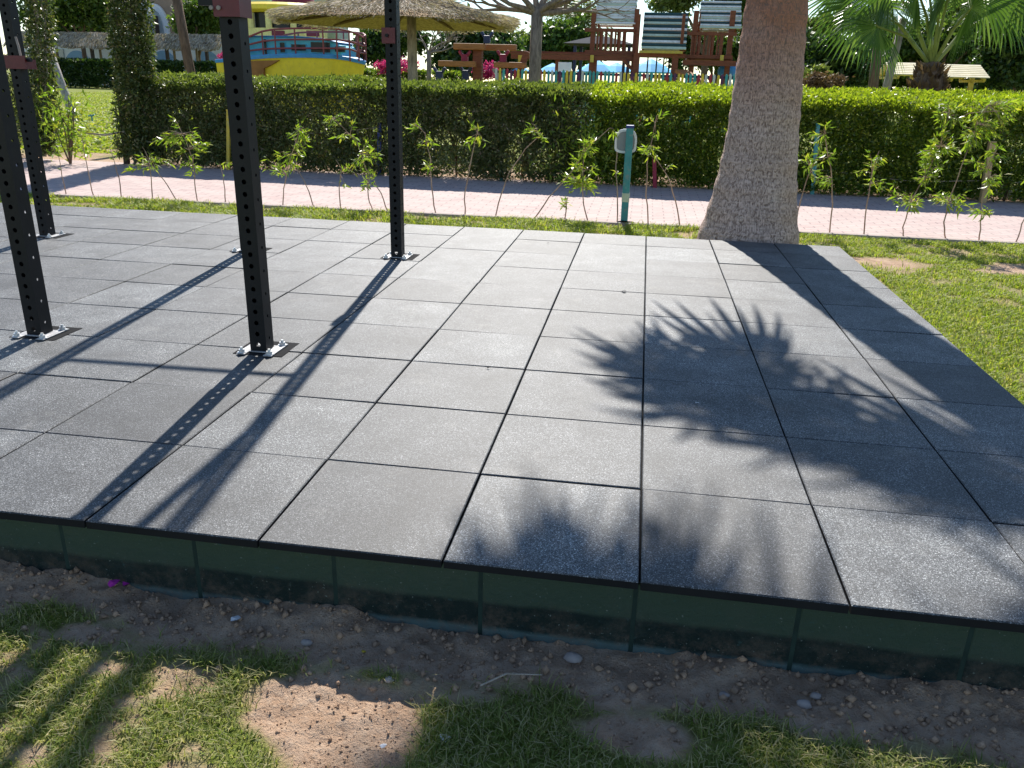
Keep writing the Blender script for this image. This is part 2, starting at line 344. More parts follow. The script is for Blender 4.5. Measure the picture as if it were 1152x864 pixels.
co.matrix_world = Matrix.Translation(CAM) @ Matrix((rt, up, -fw)).transposed().to_4x4(); sc.camera = co
sc.view_settings.view_transform = 'Standard'; sc.view_settings.look = 'None'; sc.view_settings.exposure = .78; sc.view_settings.gamma = 1
sc.render.engine = 'CYCLES'; sc.cycles.max_bounces = 6; sc.cycles.transparent_max_bounces = 4

# ------------------------------------------------------------------ ground sheet
PATH0, PATH1 = 6.87, 10.05
def bare(x, y):                            # 1 where soil shows, 0 where grass grows
    x = np.asarray(x, float); y = np.asarray(y, float); wob = fbm(x*3.1, y*3.1)-.5
    b = sstep(-.235, -.15, y-.10*sstep(-.15, -.55, x)+wob*.2+.10*(fbm(x*9+1, y*9, 4)-.5))*(y < .3)*(x < 2.7)                     # strip along the wall
    w2 = fbm(x*7+3, y*9+5, 5)-.5
    b = np.maximum(b, 1-sstep(.11, .17, np.hypot((x-.33)*.82, (y+.325+.25*(x-.3))*1.0)+wob*.22+w2*.16))
    b = np.maximum(b, (1-sstep(.04, .1, np.hypot((x-1.02)*.6, (y+.25)*1.3)+wob*.2+w2*.1)))
    b = np.maximum(b, (1-sstep(.03, .10, np.hypot((x+.36)*.6, (y+.18)*1.6)+wob*.2+w2*.1)))
    b = np.maximum(b, .85*sstep(.55, .66, fbm(x*4.3+9, y*5.3+4, 5))*(y < .5)*(x < -.1))
    b = np.maximum(b, .8*sstep(.62, .72, fbm(x*4.3+9, y*5.3+4, 5))*(y < .5))
    r1 = (1-sstep(.15, .75, np.abs(y-5.75+wob*1.6)))*sstep(.38, .6, fbm(x*1.7+3, y*2.5+1))*(x > 2.6)
    r2 = np.maximum(sstep(.58, .72, fbm(x*1.6+21, y*1.9+8, 5)), .8*sstep(.6, .7, fbm(x*4+2, y*5+8, 4)))*(x > 2.5)*.62
    r3 = (1-sstep(.2, .75, np.hypot(x-1.85, y-5.75)))
    st = sstep(.52, .66, fbm(x*2.9+31, y*4+13))*(x <= 2.6)*(y > 4.5)*.8
    b = np.maximum.reduce([b, r1*(y > .5), r2*(y > .5), r3, st])
    b = b*(y < 13)
    far = (1-sstep(.0, 1.3, np.abs(y-10.7)+wob*.8))*(x < -5) + sstep(10., 10.2, y)*(1-sstep(11.6, 12., y))*(x > -5.2)
    return np.clip(np.maximum(b, far), 0, 1)
def gh(x, y):
    x = np.asarray(x, float); y = np.asarray(y, float)
    near = (np.abs(x-.7) < 3.2)*(y > -2.2)*(y < .3)
    g = near*((fbm(x*4, y*4, 5)-.5)*.035+((fbm(x*16+5, y*16+2, 5)-.5)*.026+(fbm(x*42+1, y*42+6, 3)-.5)*.014)*(.35+bare(x, y)))
    g = g + near*.02*sstep(0, -1.2, x) + near*sstep(-.13, .03, y)*(fbm(x*5+2, y*2+7, 4)-.38)*.07 + near*.02*np.exp(-((x-.38)/.16)**2-((y+.19)/.05)**2)
    g = g + (1-near)*(y > 4.9)*(y < 6.7)*(fbm(x*3, y*3)-.5)*.03
    return g - .012
def axis(fine0, fine1, step, coarse):
    a = list(np.arange(fine0, fine1+1e-6, step)); return np.array(sorted(set(np.round(a+list(coarse), 4))))
gx = axis(-1.7, 2.8, .014, list(np.arange(-9, -1.7, .12))+list(np.arange(2.85, 9, .12))+[-260,-120,-60,-35,-25,-18,-13,-10.5,10,13,18,25,40,70,140,260])
gy = axis(-1.35, .1, .014, list(np.arange(.2, 12.5, .12))+[-60,-20,-8,-4,-2.6,-2,-1.6,14,17,20,25,30,36,44,55,70,90,130,200,400])
XX, YY = np.meshgrid(gx, gy, indexing='ij'); ZZ = gh(XX, YY)
V = np.stack([XX, YY, ZZ], -1).reshape(-1, 3); ny = len(gy)
I, J = np.meshgrid(np.arange(len(gx)-1), np.arange(ny-1), indexing='ij'); I, J = I.ravel(), J.ravel()
F = np.stack([I*ny+J, (I+1)*ny+J, (I+1)*ny+J+1, I*ny+J+1], 1)
go = raw('ground', V, F, M['ground']); tag(go, kind='structure')
at_ = go.data.attributes.new('grass', 'FLOAT', 'POINT'); at_.data.foreach_set('value', (1-bare(V[:, 0], V[:, 1])).astype(np.float32))
go.data.polygons.foreach_set('use_smooth', [True]*len(F))

def grass_field(name, x0, x1, y0, y1, dens, h0, h1, wd, mat, tuft=6.0, seed=0, skip=None):
    n = int((x1-x0)*(y1-y0)*dens); x = RNG.uniform(x0, x1, n); y = RNG.uniform(y0, y1, n)
    d = (1-bare(x, y)); d = np.where(d > .55, d, d*.16)*(.35+1.1*fbm(x*tuft+seed, y*tuft)); keep = RNG.random(n) < d
    if skip is not None: keep &= ~skip(x, y)
    x, y = x[keep], y[keep]; n = len(x); h = RNG.uniform(h0, h1, n)*(.45+1.1*fbm(x*tuft*.7+seed, y*tuft*.7+2)); a = RNG.uniform(0, 2*np.pi, n); ln = RNG.uniform(.25, 1.5, n)*h
    P = np.stack([x, y, gh(x, y)-.004], 1); dx = np.stack([np.cos(a), np.sin(a), 0*a], 1); s = np.stack([-np.sin(a), np.cos(a), 0*a], 1)*(wd*RNG.uniform(.6, 1.3, n))[:, None]/2
    z = np.array([[0, 0, 1.]])
    m = P+dx*(ln*.3)[:, None]+z*(h*.62)[:, None]; t = P+dx*ln[:, None]+z*(h*RNG.uniform(.55, 1.05, n))[:, None]
    V = np.stack([P-s, P+s, m+s*.8, m-s*.8, t+s*.12, t-s*.12], 1).reshape(-1, 3); b = np.arange(n)[:, None]*6
    F = np.concatenate([b+np.array([[0,1,2,3]]), b+np.array([[3,2,4,5]])], 1).reshape(-1, 4)
    return tag(raw(name, V, F, mat), kind='stuff')
tag(grass_field('lawn_grass', -1.3, 2.5, -1.15, .02, 34000, .013, .036, .0029, M['grass'], 7, 3), 'short ragged turf with bare soil patches below the green block wall', 'grass')
tag(grass_field('lawn_grass', 2.54, 7.2, .2, 6.82, 9000, .018, .045, .006, M['grass_sunny'], 2.6, 9), 'sunny yellow green turf beside the right edge of the rubber paving', 'grass')
tag(grass_field('lawn_grass', -9, 2.54, 4.97, 6.84, 5200, .03, .075, .008, M['grass_sunny'], 2.2, 17, lambda x, y: np.hypot(x-1.83, y-5.5) < .4), 'rough grass strip between the rubber paving and the pink path', 'grass')
tag(grass_field('lawn_grass', -34, -5.0, 11.6, 60, 420, .03, .06, .06, M['grass_sunny'], 1.2, 5), 'bright clipped lawn beyond the opening in the hedge', 'grass')

# soil clods and small stones scattered in the bare strip
def clods(n):
    base = [(0,0,1),(0,0,-1),(1,0,0),(-1,0,0),(0,1,0),(0,-1,0)]
    fs = np.array([(0,2,4),(0,4,3),(0,3,5),(0,5,2),(1,4,2),(1,3,4),(1,5,3),(1,2,5)])
    x = RNG.uniform(-1.4, 2.6, n*6); y = RNG.uniform(-1.0, .03, n*6); k = RNG.random(n*6) < bare(x, y)**2; x, y = x[k][:n], y[k][:n]; n = len(x)
    r = np.where((y > -.24) & (RNG.random(n) < .8), .0016+.0125*RNG.random(n)**8, .0013+.0045*RNG.random(n)**6)
    B = np.array(base, float)[None]*RNG.uniform(.6, 1.3, (n, 6, 1))*RNG.uniform(.6, 1.25, (n, 1, 3))*r[:, None, None]
    B += np.stack([x, y, gh(x, y)+r*.3], 1)[:, None, :]
    return B.reshape(-1, 3), (fs[None]+np.arange(n)[:, None, None]*6).reshape(-1, 3)
V, F = clods(9000); tag(raw('soil_clods', V, F, M['clod']), 'crumbled soil and grit scattered along the foot of the wall', 'soil', kind='stuff')

# ------------------------------------------------------------------ path and kerb
m = MB(); m.add([(-40, PATH0, .006), (40, PATH0, .006), (40, PATH1+.25, .006), (-40, PATH1-.15+.55, .006)], [(0,1,2,3)]); tag(m.build('path', M['path']), kind='structure')
m = MB(); m.bb(-40, 40, PATH0-.06, PATH0, -.05, .018); tag(m.build('kerb', M['kerb'], bevel=.006), kind='structure')

# ------------------------------------------------------------------ rubber paving
DX0, DX1, DY1 = -8.5, 2.5, 4.93
posts = [(-.680, 1.49, 'A'), (-.677, 3.59, 'B'), (-1.758, 1.475, 'C'), (-1.73, 3.52, 'E'), (-3.335, 3.62, 'D')]
m = MB(); tint = []
for i in range(-17, 5):
    for j in range(10):
        x0, x1 = i*.5, (i+1)*.5; y0, y1 = j*.5, min((j+1)*.5, DY1)
        g = .0022; dz = U(-.0014, .0014); tl = U(-.0012, .0012); tb = U(-.0012, .0012)
        x0 += g+U(0, .0012); x1 -= g+U(0, .0012); y0 += U(.0008, .003) if j else 0; y1 -= U(.0008, .003)
        rz = U(-.0016, .0016); cx, cy = (x0+x1)/2, (y0+y1)/2; c = .003
        def ring(ins, z):
            return [(cx+(px-cx)-rz*(py-cy), cy+(py-cy)+rz*(px-cx), z+tl*(px-cx)*4+tb*(py-cy)*4) for px, py in ((x0+ins, y0+ins), (x1-ins, y0+ins), (x1-ins, y1-ins), (x0+ins, y1-ins))]
        vs = ring(0, H-.024)+ring(0, H-c+dz)+ring(c, H+dz)
        m.add(vs, [(8,9,10,11)]+[(a+4, (a+1) % 4+4, (a+1) % 4+8, a+8) for a in range(4)]); m.add(vs[:8], [(a, (a+1) % 4, (a+1) % 4+4, a+4) for a in range(4)], 1)  # side faces get the near black, so their shade is in the colour
        tint += [min(1, max(0, random.gauss(.45, .24)))]*9
m.bb(DX0+.02, DX1-.02, .04, DY1-.02, H-.06, H-.018, 1); tint += [.5]*6
for px, py, k in posts:
    m.bb(px-.105, px+.12, py-.07, py+.13, H-.001, H+.0022, 1); tint += [.5]*6  # flat black sheet painted as the shaded recess round each post foot
dk = m.build('rubber_paving', [M['rubber'], M['rubber_shade_joint']]); tag(dk, kind='structure')
a = dk.data.attributes.new('tint', 'FLOAT', 'FACE'); a.data.foreach_set('value', tint)

# block wall under its edge
bw = empty('block_wall', (0, .03, 0), 'dark green painted block wall carrying the edge of the rubber paving', 'wall')
m = MB(); mm = MB(); WH = H-.026
off = -.2055
n0 = int(-8.3/.4)
for k in range(n0, 8):
    x0 = off+k*.4+.005; x1 = min(off+(k+1)*.4-.005, 2.468)
    if x1 > x0: m.bb(x0, x1, .03+U(-.001, .001), .18, -.06, WH+U(-.001, 0))
yy = .18
while yy < 4.9:
    y1 = min(yy+.39, 4.9); m.bb(2.32, 2.47+U(-.001, .001), yy+.006, y1-.006, -.06, WH); yy += .4
for k in range(n0, 8):
    xa = off+k*.4
    if xa < 2.46: mm.bb(xa-.012, xa+.012, .032, .17, -.06, WH-.003)
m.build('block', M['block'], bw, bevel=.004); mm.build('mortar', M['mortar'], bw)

# ------------------------------------------------------------------ exercise rig
def holed_strip(m, O, ax, n_, L, w, pitch, r, z0, inset=0):
    """Face strip: origin O, across axis ax (width w), up z, outward normal n_, a row of round holes."""
    cells = int(L/pitch); O = Vector(O); ax = Vector(ax); up_ = Vector((0,0,1))
    for c in range(cells):
        zc = z0+(c+.5)*pitch; hw, hp = w/2, pitch/2
        out = [(-hw,-hp),(0,-hp),(hw,-hp),(hw,0),(hw,hp),(0,hp),(-hw,hp),(-hw,0)]
        inn = [(r*math.cos(t), r*math.sin(t)) for t in [math.radians(225+45*i) for i in range(8)]]
        T = .003
        vs = [O+ax*a+up_*(zc+b) for a, b in out]+[O+ax*a+up_*(zc+b) for a, b in inn]+[O+ax*a+up_*(zc+b)-Vector(n_)*T for a, b in inn]
        m.add(vs, [(i, (i+1) % 8, 8+(i+1) % 8, 8+i) for i in range(8)]+[(8+i, 8+(i+1) % 8, 16+(i+1) % 8, 16+i) for i in range(8)])
PH = 3.75; W = .075
rig = empty('exercise_rig', (-1.7, 2.55, H), 'black perforated steel exercise rig bolted to the rubber paving', 'exercise rig')
def bracket(kind, x, y, zc):
    m = MB(); t = .007
    if kind == 'A':
        m.bb(x-.055, x+.052, y-.053, y-.046, zc-.05, zc+.06); m.bb(x+.045, x+.052, y-.046, y+.05, zc-.05, zc+.06); m.bb(x-.055, x-.048, y-.046, y+.05, zc-.05, zc+.06)
        m.bb(x-.115, x-.055, y-.05, y-.02, zc-.012, zc+.06, 1)
        for a in (-.03, .0): m.tube([(x+a-.03, y-.053, zc-.02), (x+a-.03, y-.062, zc-.02)], .008, 8, 2)
    elif kind == 'B':
        m.bb(x-.055, x+.03, y-.053, y-.046, zc-.045, zc+.045); m.bb(x-.055, x-.048, y-.046, y+.05, zc-.045, zc+.045); m.tube([(x-.02, y-.053, zc), (x-.02, y-.066, zc)], .011, 8, 2)
    else:
        m.bb(x-.052, x+.10, y-.055, y-.046, zc-.042, zc+.042); m.bb(x-.052, x-.046, y-.046, y+.05, zc-.042, zc+.042); m.bb(x+.046, x+.10, y-.046, y+.05, zc-.042, zc+.02)
        m.tube([(x+.10, y-.03, zc+.018), (x+.128, y-.03, zc+.018)], .014, 8, 1); m.tube([(x+.055, y-.03, zc+.04), (x+.05, y-.03, zc+.1), (x+.04, y-.03, zc+.16)], .008, 6, 2)
    return m
for px, py, k in posts:
    m = MB(); h = W/2
    holed_strip(m, (px, py-h, H), (1,0,0), (0,-1,0), PH, W, .05, .0108, .012)
    holed_strip(m, (px, py+h, H), (-1,0,0), (0,1,0), PH, W, .05, .0112, .0285)
    holed_strip(m, (px+h, py, H), (0,1,0), (1,0,0), PH, W, .1, .0072, .012)
    holed_strip(m, (px-h, py, H), (0,-1,0), (-1,0,0), PH, W, .1, .0072, .012)
    m.bb(px-h, px+h, py-h, py+h, H+.003, H+.011); m.bb(px-h, px+h, py-h, py+h, H+.012+PH-.05, H+.016+PH-.05)
    po = m.build('post', M['steel'], rig)
    b = MB(); b.bb(px-.06, px+.06, py-.045, py+.055, H+.0035, H+.0095)
    for sx in (-1, 1):
        b.bb(px+sx*.062-.02, px+sx*.062+.02, py-.088, py+.09, H+.0037, H+.009)
    b.build('base_plate', M['plate'], po, bevel=.002)
    for sx in (-1, 1):
        for sy in (-1, 1):
            q = MB(); bx_, by_ = px+sx*.064, py+sy*.068
            q.lathe((bx_, by_, H+.009), [(.0, .024), (.006, .024), (.0075, .016), (.0075, .014), (.0135, .014), (.0145, .002), (.02, .002), (.02, 0)], 6); q.build('bolt', M['bolt'], po)
    br = {'A': ('A', 1.405), 'B': ('B', 1.395), 'D': ('D', 1.185), 'C': ('D', 1.32)}.get(k)
    if br and k != 'C':
        bracket(br[0], px, py, H+br[1]).build('bracket', [M['red_bracket'], M['steel'], M['steel'] if k == 'B' else M['kerb']], po, label='dark red clamp bracket')
def bar(name, p, q, r): 
    m = MB(); m.tube([p, q], r, 12); m.build(name, M['steel'], rig, smooth=True)
bar('pull_up_bar', (-1.69, 3.55, H+2.11), (-.715, 3.58, H+2.11), .017)
bar('side_bar', (-.67, 1.56, H+2.45), (-.675, 3.55, H+2.45), .022); bar('side_bar', (-1.75, 1.55, H+2.45), (-1.73, 3.48, H+2.45), .022)
bar('pull_up_bar', (-3.30, 3.62, H+2.5), (-1.77, 3.55, H+2.5), .017)
for (a, b_) in (((-.665, 1.52), (-1.755, 1.51)), ((-.677, 3.59), (-1.73, 3.52)), ((-1.73, 3.52), (-3.335, 3.62))):
    m = MB(); m.beam((*a, H+PH-.1), (*b_, H+PH-.1), .05, .075); m.build('cross_beam', M['steel'], rig)

# ------------------------------------------------------------------ fan palms
def fan(V, F, hub, dirv, nrm, rad, nseg=34, spread=R(265), droop=.35, split=.5, rng=random, jit=(.93, 1.04)):
    """One fan leaf: segments round the hub, joined in the inner part and split at the tips."""
    d = Vector(dirv).normalized(); n = Vector(nrm); n = (n-d*n.dot(d)).normalized(); s = n.cross(d)
    for k in range(nseg):
        t = -spread/2+spread*(k+.5)/nseg; dt = spread/nseg/2
        rr = rad*(1-.22*(abs(t)/(spread/2))**2)*rng.uniform(*jit)
        def P(tt, q, lift=0): 
            v = d*math.cos(tt)+s*math.sin(tt); drp = droop*q*q*rr*(1.0 if q < .6 else 1+1.6*(q-.6))
            return Vector(hub)+v*(rr*q)+n*lift+Vector((0,0,-drp))
        fold = .014*rad
        b = len(V); j = rng.uniform(-.02, .02)
        V += [P(t, .03), P(t-dt, split), P(t, split, fold), P(t+dt, split), P(t-dt*.42+j, .8), P(t+j, .8, fold*.6), P(t+dt*.42+j, .8), P(t+j*2, 1.0)]
        F += [(b, b+1, b+2), (b, b+2, b+3), (b+1, b+4, b+5), (b+1, b+5, b+2), (b+2, b+5, b+6), (b+2, b+6, b+3), (b+4, b+7, b+5), (b+5, b+7, b+6)]
def frond(root, apex, hub, rad, nrm=None, droop=.35, mat=None, nseg=34, thick=.02, spread=R(265), split=.5, jit=(.93, 1.04)):
    apex, hub = Vector(apex), Vector(hub); d = hub-apex
    mid = apex+d*.5+Vector((0,0,.12*d.length)); m = MB()
    m.tube([apex, mid, hub, hub+d*.06], [thick*1.5, thick, thick*.7, thick*.3], 6, 1)
    V, F = [], []; dd = (hub-mid).normalized(); n = Vector(nrm) if nrm else (Vector((0,0,1)) - dd*dd.z)
    if n.length < .1: n = Vector((d.x, d.y, .2))
    fan(V, F, hub, dd, n, rad, nseg, spread, droop, split, jit=jit); m.add(V, F, 0)
    return m.build('frond', [mat or M['frond'], M['petiole']], root)
def trunk_mesh(name, prof, parent, mat, n=64, jit=.006):
    # prof: (x, y, z, r); UV in metres round and up
    me = bpy.data.meshes.new(name); V, F, UV = [], [], []
    ph = [U(0, 6) for _ in range(4)]
    for (x, y, z, r) in prof:
        for k in range(n):
            t = 2*math.pi*k/n; rr = r*(1+.018*math.sin(3*t+ph[0]+z)+.012*math.sin(7*t+ph[1]-2*z))+U(-jit, jit)*.4
            V.append((x+rr*math.cos(t), y+rr*math.sin(t), z))
    L = len(prof)
    for i in range(L-1):
        for k in range(n):
            F.append((i*n+k, i*n+(k+1) % n, (i+1)*n+(k+1) % n, (i+1)*n+k)); 
            for (a, b_) in ((k, i), (k+1, i), (k+1, i+1), (k, i+1)): UV.append((a/n*1.7, prof[b_][2]))
    me.from_pydata(V, [], F); u = me.uv_layers.new(name='UVMap'); u.data.foreach_set('uv', [c for p in UV for c in p])
    me.materials.append(mat); me.polygons.foreach_set('use_smooth', [True]*len(F)); o = bpy.data.objects.new(name, me); col.objects.link(o)
    o.parent = parent; o.matrix_parent_inverse = parent_inv(parent); return o
TX, TY = 1.85, 5.47
palm = empty('fan_palm', (TX, TY, 0), 'large palm with a thick flared fissured trunk beside the rubber paving', 'palm tree')
ctl = [(0, .47), (.12, .43), (.22, .405), (.45, .355), (.68, .318), (1., .285), (1.36, .268), (1.7, .25), (2.0, .237), (2.6, .225), (3.4, .22), (4.6, .20)]
def lerp(z):
    for (a, ra), (b, rb) in zip(ctl, ctl[1:]):
        if a <= z <= b: return ra+(rb-ra)*(z-a)/(b-a)
    return ctl[-1][1]
trunk_mesh('trunk', [(TX+.012*math.sin(z*2)+.012*z, TY, z, lerp(z)+.004*math.sin(z*34)+U(-.002, .002)) for z in [i*4.55/150 for i in range(151)]], palm, M['palm_bark'])
APX = Vector((TX+.06, TY, 4.75))
def on_ray(sx, sy, d): return Vector((sx+hx/hy*d, sy+d, H+d*math.tan(EL)/math.hypot(1, hx/hy)*math.hypot(1, hx/hy)/hy*hy)) if False else Vector((sx-.122*d, sy+d, H+.885*d*math.hypot(1, .122)))
for (sx, sy, d, rad, dr) in ((1.08, 1.66, 4.9, .44, .25), (1.32, 1.45, 4.7, .52, .3), (1.22, 1.24, 5.0, .40, .22), (1.52, 1.28, 4.9, .46, .3), (1.50, 1.72, 4.4, .52, .35), (1.72, 1.0, 5.1, .44, .25), (1.52, 1.0, 5.3, .36, .2), (1.84, .82, 5.4, .40, .2), (2.0, .62, 5.4, .40, .25), (2.3, .8, 4.9, .6, .3), (2.75, .5, 5.2, .9, .3), (.82, -.12, 6.6, .46, .2), (.62, -.2, 6.9, .36, .2), (1.05, -.25, 6.4, .5, .2), (1.25, -.5, 6.4, .6, .2), (.78, -.55, 6.6, .5, .2), (.95, -.38, 6.1, .45, .2), (1.9, -1.0, 6.4, .7, .2), (2.5, -.7, 6.3, .8, .2), (1.1, -1.1, 6.9, .7, .2), (3.3, -.2, 5.7, .9, .25), (2.9, -1.2, 6.5, .9, .2), (3.6, 1.0, 4.6, .8, .3)):
    hub = on_ray(sx, sy, d); hv = hub-APX
    n = Vector((SUN.x*.6, SUN.y*.6, SUN.z+.3))
    frond(palm, APX+Vector((hv.x*.06, hv.y*.06, 0)), hub, rad, n, dr, None, 30, .022, R(340), .55, (.62, 1.22))

# the young fan palm behind the hedge
Y2 = 15.5; c = at(1043, 103, Y2); bz = 0
p2 = empty('fan_palm', (c.x, Y2, 0), 'young fan palm with a short shaggy trunk standing behind the hedge', 'palm tree')
m = MB(); zt = Z(68, Y2, 1043)
m.lathe((c.x, Y2, 0), [(.30, 0), (.31, .6), (.30, 1.0), (.32, 1.25), (.27, 1.55), (.17, zt-.05), (.05, zt)], 18); o = m.build('trunk', M['bark_brown'], p2, smooth=True)
V, F = [], []
P = []; D = []
for k in range(420):
    t = U(0, 6.283); z = U(.3, zt-.15); r = .27 if z < 1.5 else .2; P.append((c.x+r*math.cos(t), Y2+r*math.sin(t), z)); D.append((math.cos(t)*.75, math.sin(t)*.75, 1))
leaves('leaf_base', np.array(P), RNG.uniform(.12, .24, len(P)), .09, M['dry'], p2, unit(np.array(D, float)))
A2 = Vector((c.x, Y2, zt-.12))
for (hx_, hy_, rad, yoff, dr) in ((988, 30, .95, -.5, .4), (975, 8, .95, .1, .3), (1000, -18, 1.0, -.3, .25), (1042, -30, 1.0, .3, .2), (1032, -12, .9, -.8, .25), (1072, -22, 1.0, -.6, .3), (1105, -8, 1.0, .1, .3), (1092, 10, .8, -.8, .4), (1125, 12, .9, .6, .4), (1010, 14, .8, .8, .4), (1058, -2, .8, -.6, .4), (1148, -20, .9, .2, .3), (950, -10, .85, .5, .3)):
    h_ = at(hx_, hy_, Y2+yoff); frond(p2, A2, h_, rad, (U(-.5, .5), -1, U(.3, 1.0)), dr*.6, None, 46, .024, R(300), .5)

# ------------------------------------------------------------------ hedges
def hedge(name, label, x0, x1, yf, depth, hgt, n, mat, L=.06, Wd=.03, gaps=0.0, stems=True, slope=0.0, group=None, stem_n=26, low=.35, rise=0.0, young=None):
    o = empty(name, ((x0+x1)/2, yf+depth/2, 0), label, 'hedge', group)
    k = int(n*1.6); x = RNG.uniform(x0, x1, k); u = RNG.random(k); v = RNG.random(k)
    shell = RNG.random(k); top = (shell > .55) & (shell < .82)
    y = np.where(shell < .42, np.abs(RNG.normal(0, .09, k)), u*depth); ht = hgt-rise+rise*np.clip(y/depth, 0, 1)-.10*np.exp(-y/.10)
    z = np.where(top, ht-np.abs(RNG.normal(0, .05, k))+.02, v*ht)
    bulge = (fbm(x*1.6+3, z*1.9+8)-.5)*.22; ztop = (fbm(x*2.6+1, y*2.5)-.5)*.13+(fbm(x*9, y*9)-.5)*.07
    yy_ = yf+slope*(x-x0)+y+bulge; zz_ = z+ztop*(z/hgt)
    dens = np.ones(k)*np.where(zz_ < .2, low, 1.0)
    dens *= np.where(fbm(x*2.4+13, zz_*3.1+2, 3) > .62-gaps, .33, 1.0)
    keep = (RNG.random(k) < dens)&(zz_ > .04); P = np.stack([x, yy_, zz_], 1)[keep][:n]
    hk = (ht+ztop)[keep][:n]; nn = len(P); D = unit(RNG.normal(size=(nn, 3))+np.array([0, -.4, .45]))
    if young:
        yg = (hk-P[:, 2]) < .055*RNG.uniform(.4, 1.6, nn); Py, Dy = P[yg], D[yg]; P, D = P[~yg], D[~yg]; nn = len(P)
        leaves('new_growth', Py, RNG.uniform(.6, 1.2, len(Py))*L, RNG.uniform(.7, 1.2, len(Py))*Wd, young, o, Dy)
    leaves('foliage', P, RNG.uniform(.6, 1.25, nn)*L, RNG.uniform(.7, 1.2, nn)*Wd, mat, o, D)
    if stems:
        for i in range(stem_n):
            m = MB()
            xx = U(x0, x1); ys = yf+slope*(xx-x0)+U(.15, depth-.1)
            for b in range(3):
                m.tube([(xx, ys, -.02), (xx+U(-.1, .1), ys+U(-.06, .06), .35), (xx+U(-.3, .3), ys+U(-.2, .2), hgt*U(.7, .95))], [.016, .012, .005], 5)
            m.build('stem', M['bark_brown'], o)
    return o
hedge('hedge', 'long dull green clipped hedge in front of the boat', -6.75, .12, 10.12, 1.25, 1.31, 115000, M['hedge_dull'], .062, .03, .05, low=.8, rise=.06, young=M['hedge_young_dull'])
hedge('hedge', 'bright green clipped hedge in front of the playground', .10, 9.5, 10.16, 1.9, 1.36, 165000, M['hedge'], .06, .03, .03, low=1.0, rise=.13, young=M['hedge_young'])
hedge('hedge', 'low dark hedge along the far lawn before the thatched pergola', X(20, 58), X(262, 58), 58, 1.6, 1.95, 16000, M['tree_dark'], .24, .16, 0, False)
hedge('hedge', 'low green hedge behind the boat and thatched umbrella', X(404, 38), X(520, 38), 38, 1.0, 1.62, 7000, M['hedge'], .16, .09, 0, False)
hedge('hedge', 'far hedge behind the colourful picket fence', X(560, 46), X(960, 46), 46, 1.2, 1.25, 12000, M['tree_mid'], .22, .12, 0, False)

def column(name, label, pts, rads, n, mat, L, W_, stake=None, trunkmat=None):
    o = empty(name, (pts[0][0], pts[0][1], 0), label, 'climbing plant'); pts = [Vector(p) for p in pts]
    P = []
    for i in range(n):
        t = random.random()*(len(pts)-1); k = min(int(t), len(pts)-2); f = t-k; c = pts[k].lerp(pts[k+1], f); r = rads[k]*(1-f)+rads[k+1]*f
        a = U(0, 6.283); q = r*math.sqrt(U(.1, 1))*(.75+.5*float(fbm(np.array(c.z*3+a), np.array(a*1.3))))
        P.append((c.x+q*math.cos(a), c.y+q*.8*math.sin(a), c.z+U(-.05, .05)))
    P = np.array(P); P = P[P[:, 2] > .12]; D = unit(RNG.normal(size=(len(P), 3))+np.array([0, -.3, -.25]))
    leaves('foliage', P, RNG.uniform(.6, 1.3, len(P))*L, RNG.uniform(.7, 1.2, len(P))*W_, mat, o, D)
    for s in range(5):
        m = MB(); m.tube([(p.x+U(-.5, .5)*r, p.y+U(-.4, .4)*r, p.z) for p, r in zip(pts, rads)], [.022, .02]+[.014]*(len(pts)-2), 6)
        m.build('stem', trunkmat or M['bark_grey'], o)
    if stake:
        m = MB(); m.beam(stake[0], stake[1], .07, .07); m.build('stake', M['wood_dark'], o)
    return o
Yc = 10.25
pt = lambda x, y, Y=Yc: tuple(at(x, y, Y))
column('climber_column', 'tall grey green climber column at the left end of the hedge', [pt(162, 186), pt(160, 140), pt(152, 80), pt(146, 20), pt(143, -60), pt(141, -130)], [.38, .40, .34, .32, .30, .30], 15000, M['vine'], .075, .032, (pt(143, 186), pt(137, 120)))
column('climber_column', 'yellowing climber column on the left side of the lawn opening', [pt(52, 176), pt(50, 130), pt(47, 80), pt(45, 20), pt(42, -60), pt(40, -120)], [.16, .22, .22, .22, .24, .24], 6500, M['vine'], .07, .032, None, M['bark_pale'])
# left hedge beyond the rig
hedge('hedge', 'shaded hedge at the far left behind the rig', X(-160, 10.4), X(28, 10.4), 10.4, .8, 1.5, 15000, M['hedge_dull'], .07, .035)

